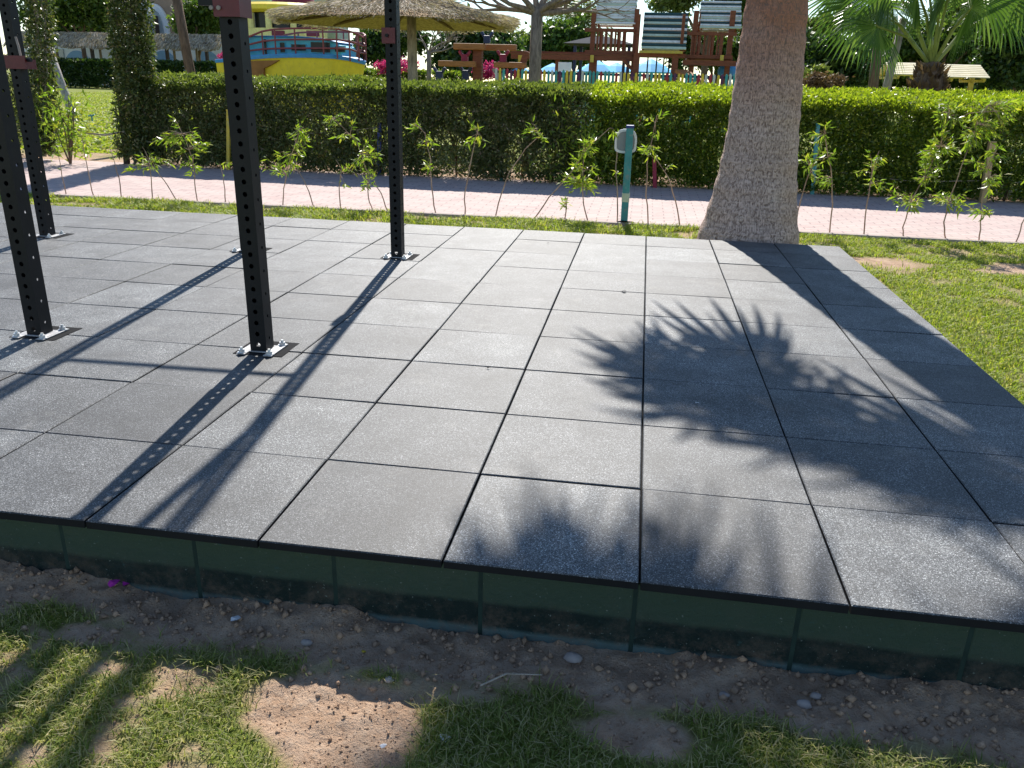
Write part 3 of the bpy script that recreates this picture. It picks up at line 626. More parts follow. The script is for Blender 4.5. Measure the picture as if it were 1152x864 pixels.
# ------------------------------------------------------------------ saplings along the kerb
SAPS = [
 ('bare thin sapling at the kerb nearest the far left rig post', [(75, 221), (70, 198), (66, 176)], [], 3),
 ('thin leaning sapling with a few leaves in front of the lawn opening', [(106, 223), (100, 200), (96, 175), (92, 155)], [(100, 160, 9, 10)], 10),
 ('bare bent twig sapling below the dark climber stake', [(137, 223), (134, 200), (128, 180), (123, 165)], [], 4),
 ('sapling with leaves drooping over the shaded path by the climber column', [(171, 223), (170, 200), (168, 180), (160, 165)], [(160, 190, 18, 10), (178, 178, 16, 14)], 60),
 ('slanting bare whip sapling crossing left below the leafy one', [(199, 225), (188, 208), (176, 192), (166, 180)], [(168, 182, 12, 8)], 18),
 ('bushiest leafy sapling left of the front rig post', [(222, 225), (219, 205), (217, 178), (205, 150)], [(200, 150, 24, 16), (225, 165, 14, 22), (215, 190, 10, 16), (185, 160, 12, 14)], 190),
 ('bare sapling hard against the left side of the front rig post', [(253, 228), (252, 205), (248, 186)], [(250, 180, 6, 10)], 8),
 ('spreading leafy sapling just right of the front rig post', [(318, 232), (319, 212), (323, 190), (338, 145)], [(322, 180, 24, 12), (340, 150, 9, 12), (330, 165, 14, 14), (305, 190, 12, 8)], 150),
 ('slanting thin sapling stem behind the spreading leafy one', [(354, 235), (347, 215), (338, 196), (330, 182)], [(335, 186, 10, 6)], 14),
 ('straight thin sapling with few leaves left of the drooping one', [(383, 233), (382, 210), (384, 190), (378, 180)], [(388, 195, 7, 12)], 16),
 ('drooping leafy sapling with bright leaves by the blue post', [(420, 236), (414, 222), (414, 200), (402, 160), (376, 134)], [(408, 180, 18, 16), (392, 148, 14, 16), (375, 134, 8, 6), (412, 205, 6, 12), (418, 172, 8, 14)], 190),
 ('thin slanting stem beside the drooping leafy sapling', [(437, 235), (428, 217), (418, 198), (412, 190)], [], 5),
 ('sapling with a tuft of pale leaves right of the middle rig post', [(490, 239), (485, 210), (484, 180), (478, 150), (466, 138)], [(474, 148, 14, 12), (488, 158, 8, 8), (480, 190, 4, 4)], 60),
 ('upright sapling with a small yellow tuft before the pale hedge gaps', [(523, 244), (523, 215), (528, 190), (534, 160), (538, 145)], [(538, 153, 8, 14)], 30),
 ('sapling leaning right with a reddish stem beside the green post', [(557, 243), (563, 220), (573, 195), (590, 168), (607, 152)], [(610, 152, 11, 10), (600, 146, 6, 8)], 34),
 ('long sapling arching far right toward the garden light', [(600, 243), (618, 222), (642, 195), (662, 165), (686, 144)], [(690, 150, 6, 8), (664, 158, 6, 6)], 16),
 ('short sapling with low feathery leaves by the arching one', [(635, 248), (637, 232), (639, 222)], [(634, 232, 4, 9)], 16),
 ('yellow feathery bushy sapling left of the garden light', [(662, 251), (657, 230), (655, 205), (656, 170)], [(652, 190, 18, 24), (658, 165, 12, 14), (645, 205, 10, 8), (662, 208, 8, 8)], 260),
 ('thin upright stem immediately left of the garden light', [(695, 249), (694, 215), (693, 185), (696, 155)], [(699, 190, 4, 8), (697, 150, 5, 6)], 14),
 ('tall slender sapling right of the garden light', [(730, 251), (727, 220), (728, 185), (734, 155), (739, 130)], [(734, 165, 8, 16), (740, 138, 8, 12), (726, 175, 6, 10)], 46),
 ('sapling bent to the left just before the palm trunk', [(765, 254), (760, 225), (752, 200), (738, 178)], [(736, 175, 6, 6), (757, 190, 4, 5)], 14),
 ('leaning leafy sapling hugging the right side of the palm trunk', [(893, 260), (901, 225), (910, 195), (918, 178)], [(922, 175, 10, 14), (904, 182, 5, 14), (915, 200, 8, 8)], 60),
 ('tall upright leafy sapling by the turquoise post', [(934, 261), (937, 230), (936, 200), (930, 165), (927, 145)], [(926, 155, 9, 14), (930, 178, 12, 14), (928, 205, 6, 4)], 90),
 ('mid height sapling with dark twigs standing alone right of the palm', [(973, 264), (975, 230), (981, 195), (989, 170)], [(990, 180, 14, 10), (975, 195, 9, 14), (986, 210, 10, 4)], 70),
 ('dense bushy leaning sapling with a curved foot on the right', [(1017, 267), (1016, 256), (1024, 228), (1040, 200), (1058, 165), (1068, 130)], [(1020, 225, 18, 10), (1042, 200, 14, 14), (1056, 165, 14, 18), (1066, 130, 16, 14), (1045, 175, 10, 10)], 460),
 ('tallest leafy sapling reaching the hedge top on the right', [(1064, 270), (1062, 250), (1070, 218), (1086, 175), (1100, 140), (1112, 118)], [(1068, 224, 14, 8), (1112, 128, 24, 14), (1130, 128, 20, 12), (1095, 155, 10, 14), (1110, 145, 14, 10)], 460),
 ('sapling with glossy yellow leaves in front of the wooden post', [(1102, 272), (1103, 250), (1106, 222), (1113, 190), (1122, 165)], [(1112, 205, 12, 14), (1098, 190, 8, 14), (1104, 238, 5, 6), (1118, 175, 8, 12)], 170),
 ('slanting stem at the right edge of the picture by the kerb', [(1143, 271), (1150, 252), (1160, 225), (1172, 190)], [(1168, 190, 14, 18)], 40),
]
YS = 6.93
for lab, stem, cl, n in SAPS:
    yo = U(-.02, .05); b = at(*stem[0], YS+yo); b.z = 0
    o = empty('sapling', b, lab, 'sapling', 'saplings planted along the kerb')
    pts = [at(x, y, YS+yo+U(-.03, .03)*(i > 0)) for i, (x, y) in enumerate(stem)]; pts[0].z = -.02
    fine = []
    for a, c in zip(pts, pts[1:]):
        for s in range(3): fine.append(a.lerp(c, s/3)+Vector((U(-.006, .006), U(-.006, .006), 0)))
    fine.append(pts[-1]); m = MB(); k = len(fine)
    m.tube(fine, [.0075*(1-.6*i/k) for i in range(k)], 6)
    P = []; D = []
    for (cx, cy, rx, ry) in cl:
        cc = at(cx, cy, YS+yo); s = 1/107; near = min(fine, key=lambda q: (q-cc).length)
        tw = max(1, round(n/len(cl)/6))
        for q in range(tw):
            e = cc+Vector((random.gauss(0, rx*.55*s), random.gauss(0, .10), random.gauss(0, ry*.55*s)))
            m.tube([near, near.lerp(e, .55)+Vector((0, 0, .03)), e], [.003, .0022, .0012], 4, 0, False)
            for l in range(9):
                f = U(.35, 1.05); P.append(tuple(near.lerp(e, f)+Vector((U(-.02, .02), U(-.02, .02), U(-.015, .025))))); dd = (e-near).normalized() if (e-near).length > .01 else Vector((0, 0, 1))
                D.append(tuple(dd*.8+Vector((U(-1, 1), U(-1, 1), U(-.9, .5)))))
    for l in range(3 if n < 9 else 0): P.append(tuple(random.choice(fine[k//2:]))); D.append((U(-1, 1), U(-1, 1), .4))
    m.build('stem', M['twig'], o)
    if P: leaves('foliage', np.array(P), RNG.uniform(.045, .1, len(P)), RNG.uniform(.013, .023, len(P)), M['sapling'], o, unit(np.array(D)), .25, .15)
# leafy shrub at the left of the opening
c = at(74, 150, 9.9); o = empty('leafy_shrub', (c.x, 9.9, 0), 'bright long leaved shrub beside the opening to the far lawn', 'shrub')
P = np.stack([RNG.normal(c.x, .17, 420), RNG.normal(9.9, .15, 420), np.abs(RNG.normal(.55, .25, 420))+.05], 1); leaves('foliage', P, .13, .03, M['sapling'], o, unit(RNG.normal(size=(420, 3))+np.array([0, 0, -.2])), .25, .2)
for i in range(7):
    m = MB(); m.tube([(c.x, 9.9, -.02), (c.x+U(-.15, .15), 9.9+U(-.1, .1), .5), (c.x+U(-.3, .3), 9.9+U(-.2, .2), U(.7, 1.05))], [.014, .01, .004], 5); m.build('stem', M['bark_brown'], o)
# lush patch where the two hedges meet
c = at(650, 180, 10.1); o = empty('leafy_shrub', (c.x, 10.1, 0), 'sunlit yellow green shrub filling the joint between the two hedges', 'shrub')
P = np.stack([RNG.normal(c.x, .28, 900), RNG.normal(10.15, .16, 900), np.abs(RNG.normal(.45, .3, 900))+.04], 1); P = P[P[:, 2] < 1.15]
leaves('foliage', P, .11, .028, M['sapling'], o, unit(RNG.normal(size=(len(P), 3))), .25, .2)

# ------------------------------------------------------------------ posts, rope, garden light
def square_post(label, x, ytop, ybase, Y, w, mat, name='fence_post', lean=0):
    a = at(x, ybase, Y); t = at(x+lean, ytop, Y); o = empty(name, (a.x, Y, 0), label, 'post')
    m = MB(); m.beam((a.x, Y, -.03), (t.x, Y, t.z), w, w); m.build('shaft', mat, o, bevel=.006)
    m = MB(); m.box((t.x, Y, t.z+.006), (w*1.12, w*1.12, .014)); m.build('cap', mat, o, bevel=.004); return o
square_post('yellow painted post in the hedge behind the front rig post', 257, 124, 191, 10.06, .05, M['yellow_post'])
square_post('blue painted post in the hedge left of the middle rig post', 427, 138, 199, 10.2, .055, M['blue_post'])
square_post('bottle green post in the middle of the left hedge', 564, 134, 205, 10.2, .055, M['green_post'])
square_post('crimson stub post low in the hedge right of the garden light', 737, 176, 211, 10.16, .055, M['red_post'], lean=-1)
square_post('turquoise post in the hedge right of the palm trunk', 914, 140, 216, 10.2, .055, M['teal_post'], lean=6)
square_post('pale wooden post in front of the hedge on the right', 1106, 160, 226, 10.05, .075, M['wood_pale'], lean=10)
def rope(label, pts, Y, r):
    m = MB(); P = [at(x, y, Y) for x, y in pts]; F_ = []
    for a, c in zip(P, P[1:]):
        for s in range(4): F_.append(a.lerp(c, s/4))
    F_.append(P[-1]); m.tube(F_, r, 6); tag(m.build('rope', M['rope'], smooth=True), label, 'rope')
rope('pale rope strung along the left hedge towards the blue post', [(300, 146), (350, 150), (385, 148), (427, 143)], 10.16, .007)
rope('pale rope sagging across the opening to the far lawn', [(82, 144), (100, 150), (118, 152), (140, 148)], 10.05, .016)
rope('thin rope across the joint of the hedges left of the garden light', [(566, 150), (640, 156), (690, 157), (735, 178)], 10.2, .005)
rope('thin pale rope low along the hedge on the right', [(916, 190), (1015, 203), (1060, 204), (1110, 203), (1180, 208)], 10.2, .005)
# garden light
b = gnd(703, 251); Yl = 6.9; tp = at(709, 143, Yl); bs = at(702, 251, Yl)
o = empty('garden_light', (bs.x, Yl, 0), 'turquoise post with a white oval bulkhead lamp fixed near its top', 'garden light')
m = MB(); m.beam((bs.x, Yl, -.05), (tp.x, Yl, tp.z), .072, .072); m.build('post', M['teal_post'], o, bevel=.008)
m = MB(); m.box((tp.x, Yl, tp.z+.004), (.08, .08, .03)); m.build('cap', M['blue_post'], o, bevel=.006)
zl = Z(160, Yl, 708); xl = X(708, Yl)+.004
def oval(rx, rz, flat): 
    pts = []
    for k in range(28):
        t = 2*math.pi*k/28; c_, s_ = math.cos(t), math.sin(t); pts.append((xl+rx*abs(c_)**.75*np.sign(c_), zl+(rz*abs(s_)**.8*np.sign(s_) if s_ > 0 else rz*flat*abs(s_)**.35*np.sign(s_))))
    return pts
m = MB(); A_ = oval(.112, .125, .9); B_ = oval(.09, .10, .9); n_ = len(A_)
for y0, y1 in ((Yl+.04, Yl+.075),):
    m.add([(x, y0, z) for x, z in A_]+[(x, y0, z) for x, z in B_]+[(x, y1, z) for x, z in A_]+[(x, y1, z) for x, z in B_],
          [(i, (i+1) % n_, n_+(i+1) % n_, n_+i) for i in range(n_)]+[(2*n_+i, 3*n_+i, 3*n_+(i+1) % n_, 2*n_+(i+1) % n_) for i in range(n_)]+[(i, 2*n_+i, 2*n_+(i+1) % n_, (i+1) % n_) for i in range(n_)]+[(n_+i, n_+(i+1) % n_, 3*n_+(i+1) % n_, 3*n_+i) for i in range(n_)])
m.build('lamp_rim', M['white_plastic'], o)
m = MB(); m.prism(oval(.089, .099, .9), Yl+.045, Yl+.09); m.build('lamp_glass', M['lamp_glass'], o)
m = MB(); m.tube([(bs.x-.06, Yl-.03, .02), (bs.x-.02, Yl-.05, .03), (bs.x+.09, Yl-.02, .02), (bs.x+.12, Yl, .005)], .008, 6); m.build('cable', M['steel'], o)
m = MB(); zc = Z(222, Yl, 704); xx = bs.x+(tp.x-bs.x)*(zc/tp.z); m.box((xx, Yl, zc), (.078, .078, .09)); m.build('collar', M['slat_pale'], o, bevel=.004)
# ------------------------------------------------------------------ trees
def crown(name, parent, blobs, n, L, Wd, mat, sub=26, sig=.24):
    P = []
    tot = sum(b[3]*b[4]*b[5] for b in blobs)
    for (x, y, z, rx, ry, rz) in blobs:
        k = int(n*rx*ry*rz/tot); C_ = unit(RNG.normal(size=(sub, 3)))*(RNG.random((sub, 1))**.4)*np.array([rx, ry, rz])+np.array([x, y, z])
        s = RNG.uniform(.6, 1.3, sub); idx = RNG.integers(0, sub, k)
        P.append(C_[idx]+RNG.normal(size=(k, 3))*np.array([rx, ry, rz])*sig*s[idx][:, None])
    P = np.concatenate(P); P = P[P[:, 2] > .1]; nn = len(P)
    leaves(name, P, RNG.uniform(.6, 1.3, nn)*L, RNG.uniform(.7, 1.2, nn)*Wd, mat, parent, unit(RNG.normal(size=(nn, 3))+np.array([0, 0, -.2])))
def tree(label, Y, blobs_px, n, L, mat, trunk=True, bark='bark_brown', name='broadleaf_tree', cat='tree', base=None, group=None):
    """blobs: (px, py, half width px, half height px); everything stands at distance Y"""
    s = (Y-CAM.y)/FPX/math.cos(YAW)*1.05; bl = []
    for (x, y, rx, ry) in blobs_px:
        c = at(x, y, Y+U(-.8, .8)); bl.append((c.x, c.y, c.z, rx*s, rx*s*.9, ry*s))
    cx = sum(b[0] for b in bl)/len(bl) if base is None else X(base, Y); low = min(b[2] for b in bl); top = max(b[2] for b in bl)
    o = empty(name, (cx, Y, 0), label, cat, group)
    if trunk:
        m = MB(); r = .05+.02*top
        m.tube([(cx, Y, -.1), (cx+U(-.1, .1), Y, low*.5), (cx+U(-.2, .2), Y, max(low, top*.6))], [r*1.2, r, r*.6], 9)
        for b in bl: m.tube([(cx, Y, low*.55), ((cx+b[0])/2, (Y+b[1])/2, (low*.6+b[2])/2+.1), (b[0], b[1], b[2])], [r*.6, r*.4, r*.15], 6)
        m.build('trunk', M[bark], o)
    crown('crown', o, bl, n, L, L*.55, M[mat])
    return o
G = 'trees behind the playground'
tree('bright green tree above the left end of the pergola roof', 66, [(70, 8, 28, 16), (100, 4, 26, 20), (40, 5, 22, 22), (120, 12, 20, 16)], 7000, .42, 'tree_mid', group='trees beyond the far lawn')
tree('dark clipped looking tree mass behind the pergola', 70, [(85, 22, 34, 14), (60, 18, 22, 14), (110, 24, 20, 12)], 5000, .42, 'tree_dark', group='trees beyond the far lawn')
tree('rounded green tree right of the white arch behind the pergola', 63, [(220, 22, 20, 20), (240, 15, 16, 22), (208, 30, 10, 10)], 5000, .38, 'tree_mid', group='trees beyond the far lawn')
tree('dark tree in the gap between boat and umbrella pole', 48, [(425, 48, 22, 18), (412, 58, 14, 14), (452, 44, 22, 18)], 6000, .34, 'tree_dark', group=G)
tree('dark leafy tree behind the timber balance beams', 47, [(520, 55, 24, 20), (552, 52, 26, 18), (500, 62, 14, 14), (560, 66, 18, 14)], 7000, .34, 'tree_dark', group=G)
tree('bright rounded tree left of the gazebo roof', 50, [(622, 50, 22, 18), (645, 44, 22, 18), (600, 60, 18, 14), (660, 58, 16, 14)], 8000, .34, 'tree_mid', group=G)
tree('hazy pale tree left of the bare tree trunk', 64, [(584, 56, 16, 16), (575, 64, 12, 10)], 2600, .34, 'tree_pale', group=G)
tree('green bush tree under the right playground tower', 44, [(795, 52, 30, 16), (826, 66, 18, 16), (770, 64, 16, 12), (835, 40, 12, 14)], 6500, .3, 'tree_mid', group=G)
tree('loose feathery tree top over the middle tower', 40, [(758, -4, 18, 12), (742, 4, 10, 6)], 1500, .3, 'tree_pale', group=G, base=790)
tree('bright leaved tree leaning over the right tower roof', 38, [(838, 4, 18, 14), (825, -6, 20, 10), (848, 22, 10, 16)], 2600, .3, 'tree_mid', group=G, base=850)
tree('dark clipped tree right of the palm trunk', 30, [(918, 64, 20, 22), (945, 70, 24, 22), (970, 66, 20, 20), (905, 72, 10, 18)], 9000, .2, 'tree_dark', group='trees on the right')
tree('distant grey green tree over the clipped dark one', 60, [(918, 30, 14, 10), (935, 26, 14, 8)], 1800, .34, 'tree_pale', group='trees on the right')
tree('tall shaded tree at the right edge of the picture', 24, [(1138, 50, 24, 34), (1120, 75, 22, 24), (1160, 20, 26, 40), (1150, 85, 26, 18)], 12000, .17, 'tree_dark', group='trees on the right')
tree('sunlit olive tree behind the young fan palm', 33, [(1085, 48, 30, 22), (1060, 60, 24, 18), (1110, 40, 22, 24), (1030, 55, 26, 22), (1000, 52, 20, 18)], 12000, .2, 'tree_mid', group='trees on the right')
tree('high bright tree above the shaded one on the right', 36, [(1120, 6, 30, 16), (1150, 0, 26, 18), (1085, 12, 20, 14)], 7000, .24, 'tree_pale', group='trees on the right')
tree('dense dark hedge like tree behind the yellow shelters', 36, [(1000, 84, 30, 14), (1050, 86, 34, 14), (1090, 84, 30, 14), (960, 84, 22, 12)], 9000, .22, 'tree_dark', group='trees on the right')
tree('yellow green shrub over the hedge right of the palm trunk', 19, [(912, 86, 9, 7), (925, 82, 9, 6)], 700, .12, 'tree_pale', False, name='flowering_shrub', cat='shrub')
tree('dry brown shrub behind the hedge right of the palm trunk', 18, [(920, 93, 12, 7), (938, 92, 10, 7)], 1500, .09, 'dry', False, name='dry_shrub', cat='shrub')
for lab, Y, bl in (('large pink bougainvillea bush behind the middle rig post', 36, [(444, 73, 16, 6), (432, 76, 10, 5), (460, 73, 10, 5)]), ('pink bougainvillea bush under the balance beams', 38, [(546, 79, 10, 6), (540, 74, 6, 3), (555, 76, 6, 4)]), ('small pink bougainvillea left of the front rig post', 55, [(250, 64, 5, 4)])):
    tree(lab, Y, bl, 1500 if Y < 50 else 300, .13, 'pink', False, name='bougainvillea', cat='flowering bush')
# bare trees
def bare_tree(label, x, ybase, Y, topz, r, seeds, bark, depth=4, first=None, spread=.75, name='bare_tree'):
    bx = X(x, Y); o = empty(name, (bx, Y, 0), label, 'tree'); rg = random.Random(seeds); mt = MB(); mb = MB()
    mt.tube([(bx, Y, -.1), (bx+.02, Y, topz*.5), (bx+.03, Y, topz)], [r*1.15, r, r*.92], 12, 0, True, .03)
    def grow(p, d, L, rr, k):
        q = p+d*L; mid = p+d*L*.5+Vector((rg.uniform(-.06, .06), rg.uniform(-.06, .06), rg.uniform(-.04, .06)))*L
        mb.tube([p, mid, q], [rr, rr*.8, rr*.62], 7, 0, False)
        if k == 0: return
        for i in range(rg.choice((2, 2, 3))):
            nd = (d+Vector((rg.uniform(-1, 1), rg.uniform(-1, 1), rg.uniform(-.45, .65)))*spread).normalized(); grow(q, nd, L*rg.uniform(.62, .85), rr*.6, k-1)
    for d in (first or [(-1, .1, .35), (.9, -.2, .4), (.2, .6, .9), (-.5, -.5, .7), (.6, .3, 1.), (-.2, .2, 1.)]):
        grow(Vector((bx+.03, Y, topz-.08)), Vector(d).normalized(), topz*.22, r*.55, depth)
    mt.build('trunk', bark, o, smooth=True); mb.build('branches', bark, o, smooth=True); return o
bare_tree('leafless tree with spreading branches left of the playground towers', 600, 93, 16, 2.72, .125, 5, M['bark_grey'], 5, [(-1, .1, .12), (.95, -.2, .05), (1, .5, .2), (-.9, -.4, .25), (.8, -.1, .3), (.2, .6, .9), (-.6, -.5, .6), (.6, .3, 1.), (-.2, .2, 1.), (1, -.5, .5)], .7)
bare_tree('small twiggy leafless tree right of the umbrella pole', 482, 88, 30, 2.3, .09, 9, M['bark_grey'], 4, [(.9, .2, .45), (-.5, .3, .8), (.4, -.4, 1), (1, 0, .2), (.7, .5, .7)], .9)
# leaning poles
def leaning(label, p, q, ra, rb, mat, name='leaning_trunk'):
    m = MB(); p, q = Vector(p), Vector(q); d = (q-p); m.tube([p-d*.02, p.lerp(q, .3)+Vector((.02, 0, 0)), p.lerp(q, .65), q+d*.25], [ra, (ra*2+rb)/3, (ra+rb)/2, rb], 12, 0, True, .05); tag(m.build(name, mat, smooth=True), label, 'tree trunk')
g1 = gnd(84, 137); leaning('pale dead trunk leaning left in the lawn opening', g1, at(60, 68, g1.y+.3), .11, .09, M['grey_post'])
b1 = at(222, 96, 14.5); b1.z = -.05; leaning('brown bare trunk leaning left above the hedge', b1, at(199, 0, 14.5), .105, .085, M['bark_brown'])
b1 = at(988, 116, 16.5); b1.z = -.05; leaning('slim grey trunk leaning right beside the young fan palm', b1, at(1008, 55, 16.5), .09, .07, M['grey_post'])
b1 = at(983, 112, 21.0); b1.z = -.05; leaning('shaded stout trunk in front of the shelters', b1, at(989, 40, 21.0), .13, .11, M['bark_brown'])
# distant date palms
def date_palm(label, x, yc, Y, rad, n=26):
    c = at(x, yc, Y); o = empty('date_palm', (c.x, Y, 0), label, 'palm tree', 'date palms on the skyline'); m = MB(); m.tube([(c.x, Y, -.1), (c.x+.1, Y, c.z*.5), (c.x, Y, c.z)], [.28, .22, .2], 10); m.build('trunk', M['bark_brown'], o)
    P, D = [], []; m = MB()
    for k in range(n):
        a = 2.4*k; e = U(-.35, 1.2); d = Vector((math.cos(a)*math.cos(e), math.sin(a)*math.cos(e), math.sin(e))); pts = []
        for s in range(8):
            f = s/7; q = c+d*(rad*f)+Vector((0, 0, -rad*.42*f*f)); pts.append(q)
            if s:
                sd = d.cross(Vector((0, 0, 1))).normalized()
                for sg in (-1, 1):
                    for r_ in range(2): P.append(tuple(q-d*U(0, rad/7))); D.append(tuple(sd*sg+d*.6+Vector((0, 0, -.5))))
        m.tube(pts, [.03]*8, 4, 0, False)
    leaves('fronds', np.array(P), rad*.28, .07, M['tree_pale'], o, unit(np.array(D))); m.build('rachis', M['petiole'], o)
date_palm('distant date palm left of the first playground tower', 655, 22, 52, 2.3); date_palm('distant date palm above the timber bridge', 640, 6, 60, 2.3)

# ------------------------------------------------------------------ playground
YP = 27.0
def pxbox(m, x0, y0, x1, y1, Y, d, mi=0):
    a = at(x0, (y0+y1)/2, Y); b = at(x1, (y0+y1)/2, Y); xm = (x0+x1)/2
    m.bb(a.x, b.x, Y-d/2, Y+d/2, Z(y1, Y, xm), Z(y0, Y, xm), mi)
pg = empty('playground', (X(740, YP), YP+.9, 0), 'red brown timber playground towers with slatted striped roofs', 'playground')
def part(fn, name, mat, parent=pg, **k):
    m = MB(); fn(m); return m.build(name, mat, parent, **k)
def g0(m, x, Y, w_, ytop):                 # post from the ground to picture height ytop
    xx = X(x, Y); zt_ = Z(ytop, Y, x); m.bb(xx-w_/2, xx+w_/2, Y-w_/2, Y+w_/2, -.1, zt_)
def slat_roof(x0, x1, ytop, ybot, Y, cols, n, lean, name='roof'):
    m = MB(); xa, xb = X(x0, Y), X(x1, Y); zt_, zb = Z(ytop, Y, (x0+x1)/2), Z(ybot, Y, (x0+x1)/2)
    for side in (-1, 1):
        for i in range(n):
            f = (i+.5)/n; yy = Y+side*lean*f; z = zt_+(zb-zt_)*f; hh = (zt_-zb)/n
            ang = math.atan2(lean, zt_-zb)*side
            m.box(((xa+xb)/2+U(-.02, .02), yy, z), (xb-xa, .03, hh*.96), Matrix.Rotation(ang, 3, 'X'), i % len(cols))
    for xx in (xa+.04, xb-.04):
        for side in (-1, 1): m.beam((xx, Y, zt_-.04), (xx, Y+side*(lean-.05), zb-.03), .06, .05, len(cols))
    return m.build(name, cols+[M['wood_red']], pg)
# left tower
for dy in (0, 1.5):
    for x in (664, 711): part(lambda m: g0(m, x, YP+dy, .15, 10), 'post', M['wood_red'])
part(lambda m: (pxbox(m, 658, 32, 715, 36, YP-.1, .12), pxbox(m, 658, 57, 716, 61, YP-.1, .14), pxbox(m, 660, 61, 714, 63, YP+.75, 1.6), pxbox(m, 658, 32, 715, 35, YP+1.5, .12)), 'deck', M['wood_red'])
for x in (671, 676, 681, 686, 691, 696, 702): part(lambda m: pxbox(m, x, 36, x+2.2, 57, YP-.1, .05), 'baluster', M['wood_red'])
for x in (674, 680, 687, 694, 700): part(lambda m: pxbox(m, x, 35, x+2, 61, YP+1.5, .05), 'baluster', M['wood_red'])
slat_roof(667, 710, -8, 29, YP+.7, [M['slat_white'], M['slat_pale'], M['slat_white']], 12, .8)
# middle tower
for dy in (-.4, 1.1):
    for x in (714, 757): part(lambda m: g0(m, x, YP+dy, .2 if dy < 0 else .14, 60), 'post', M['wood_red'])
part(lambda m: (pxbox(m, 716, 16, 719.5, 62, YP-.45, .12), pxbox(m, 766, 16, 769.5, 62, YP-.45, .12), pxbox(m, 715, 60, 771, 64.5, YP-.4, .16), pxbox(m, 715, 62, 771, 64.5, YP+.4, 1.5)), 'frame', M['wood_red'])
slat_roof(719, 767, 14, 57, YP+.4, [M['slat_green'], M['slat_white'], M['slat_green'], M['slat_pale']], 12, 1.05)
part(lambda m: pxbox(m, 719, 57, 768, 60, YP-.65, .05), 'fascia_board', M['yellow_post'])
part(lambda m: (pxbox(m, 725, 86, 757, 88.5, YP-.5, .4), pxbox(m, 727, 88, 731, 98, YP-.5, .1), pxbox(m, 736, 88, 739, 98, YP-.5, .06), pxbox(m, 744, 88, 757, 98, YP-.5, .06)), 'counter', M['wood_orange'])
for x in (727, 737, 745, 751): part(lambda m: pxbox(m, x, 64, x+1.6, 98, YP+1.0, .05), 'climbing_pole', M['navy'])
# right tower
for dy in (0, 1.5):
    for x in (776, 816): part(lambda m: g0(m, x, YP+dy, .16, 12), 'post', M['wood_red'])
part(lambda m: (pxbox(m, 770, 36, 829, 40, YP-.1, .12), pxbox(m, 768, 62, 824, 66, YP-.1, .14), pxbox(m, 768, 68, 828, 74, YP-.3, .14), pxbox(m, 772, 66, 822, 68, YP+.75, 1.6), pxbox(m, 809, 40, 813, 63, YP-.1, .1), pxbox(m, 772, 36, 822, 39, YP+1.5, .12)), 'deck', M['wood_red'])
for x in (781, 786, 791, 796, 801, 806): part(lambda m: pxbox(m, x, 40, x+2, 62, YP-.1, .05), 'baluster', M['wood_red'])
for x in (784, 791, 799, 806): part(lambda m: pxbox(m, x, 39, x+2, 66, YP+1.5, .05), 'baluster', M['wood_red'])
slat_roof(780, 824, 1, 34, YP+.7, [M['slat_white'], M['slat_green'], M['slat_white'], M['slat_pale']], 12, .85)
part(lambda m: m.beam(at(766, 80, YP-.8), at(800, 100, YP-1.8), .5, .1), 'slide', M['wood_orange'])
part(lambda m: (m.beam(at(700, 66, YP-.3), at(713, 80, YP-.3), .1, .1),), 'brace', M['wood_red'])
part(lambda m: (pxbox(m, 706, 86, 718, 88.5, YP-1.2, .4), pxbox(m, 706, 91, 718, 93, YP-1.2, .4), pxbox(m, 706, 84, 708, 98, YP-1.2, .06), pxbox(m, 716, 84, 718, 98, YP-1.2, .06)), 'steps', M['wood_orange'])
# bridge running left from the towers
part(lambda m: (pxbox(m, 575, 58.5, 712, 60.5, YP+.3, .1), pxbox(m, 575, 62, 712, 67.5, YP-.2, .12), pxbox(m, 575, 60.5, 712, 62, YP+.2, .9)), 'bridge', M['wood_red'])
for x in (626, 668): part(lambda m: g0(m, x, YP, .13, 62), 'bridge_post', M['wood_red'])
for x0, x1 in ((664, 668), (810, 814), (583, 591)): part(lambda m: pxbox(m, x0, 62, x1, 70, YP-.3, .06), 'yellow_tag', M['yellow_post'])
part(lambda m: m.lathe(at(820, 81, YP+.6)-Vector((0, 0, .25)), [(.0, 0), (.3, .03), (.36, .2), (.34, .4), (.2, .55), (0, .6)], 16), 'tube_end', M['sky_blue'], smooth=True)
# balance beams on the left
YB = 25.0
bb_ = empty('balance_beams', (X(540, YB), YB, 0), 'orange timber climbing beams on posts left of the bare tree', 'climbing frame')
for (x0, x1, y0, y1, yo) in ((511, 546, 49, 56, 0), (546, 581, 50, 57, .5), (494, 535, 68.5, 75, -.3), (556, 592, 70, 76.5, -.2)): part(lambda m: pxbox(m, x0, y0, x1, y1, YB+yo, .3), 'beam', M['wood_orange'], bb_, bevel=.02)
part(lambda m: g0(m, 537.5, YB+.2, .28, 50), 'post', M['wood_red'], bb_); part(lambda m: m.beam(at(593, 58, YB), at(579, 98, YB), .2, .18), 'strut', M['wood_red'], bb_)
for x, y0, y1, c_ in ((523, 57, 69, 'red_post'), (566, 57, 70, 'red_post'), (524, 75, 90, 'navy'), (548, 36, 49, 'navy'), (494.5, 76, 100, 'navy'), (561, 77, 100, 'grey_post')):
    def cup(m):
        pxbox(m, x-3.5, y0+4, x+3.5, y1, YB, .2)
        for s in (-1, 1): m.beam(at(x+s*2.5, y0+6, YB), at(x+s*6.5, y0, YB), .1, .09)
    part(cup, 'support', M[c_], bb_, bevel=.02)
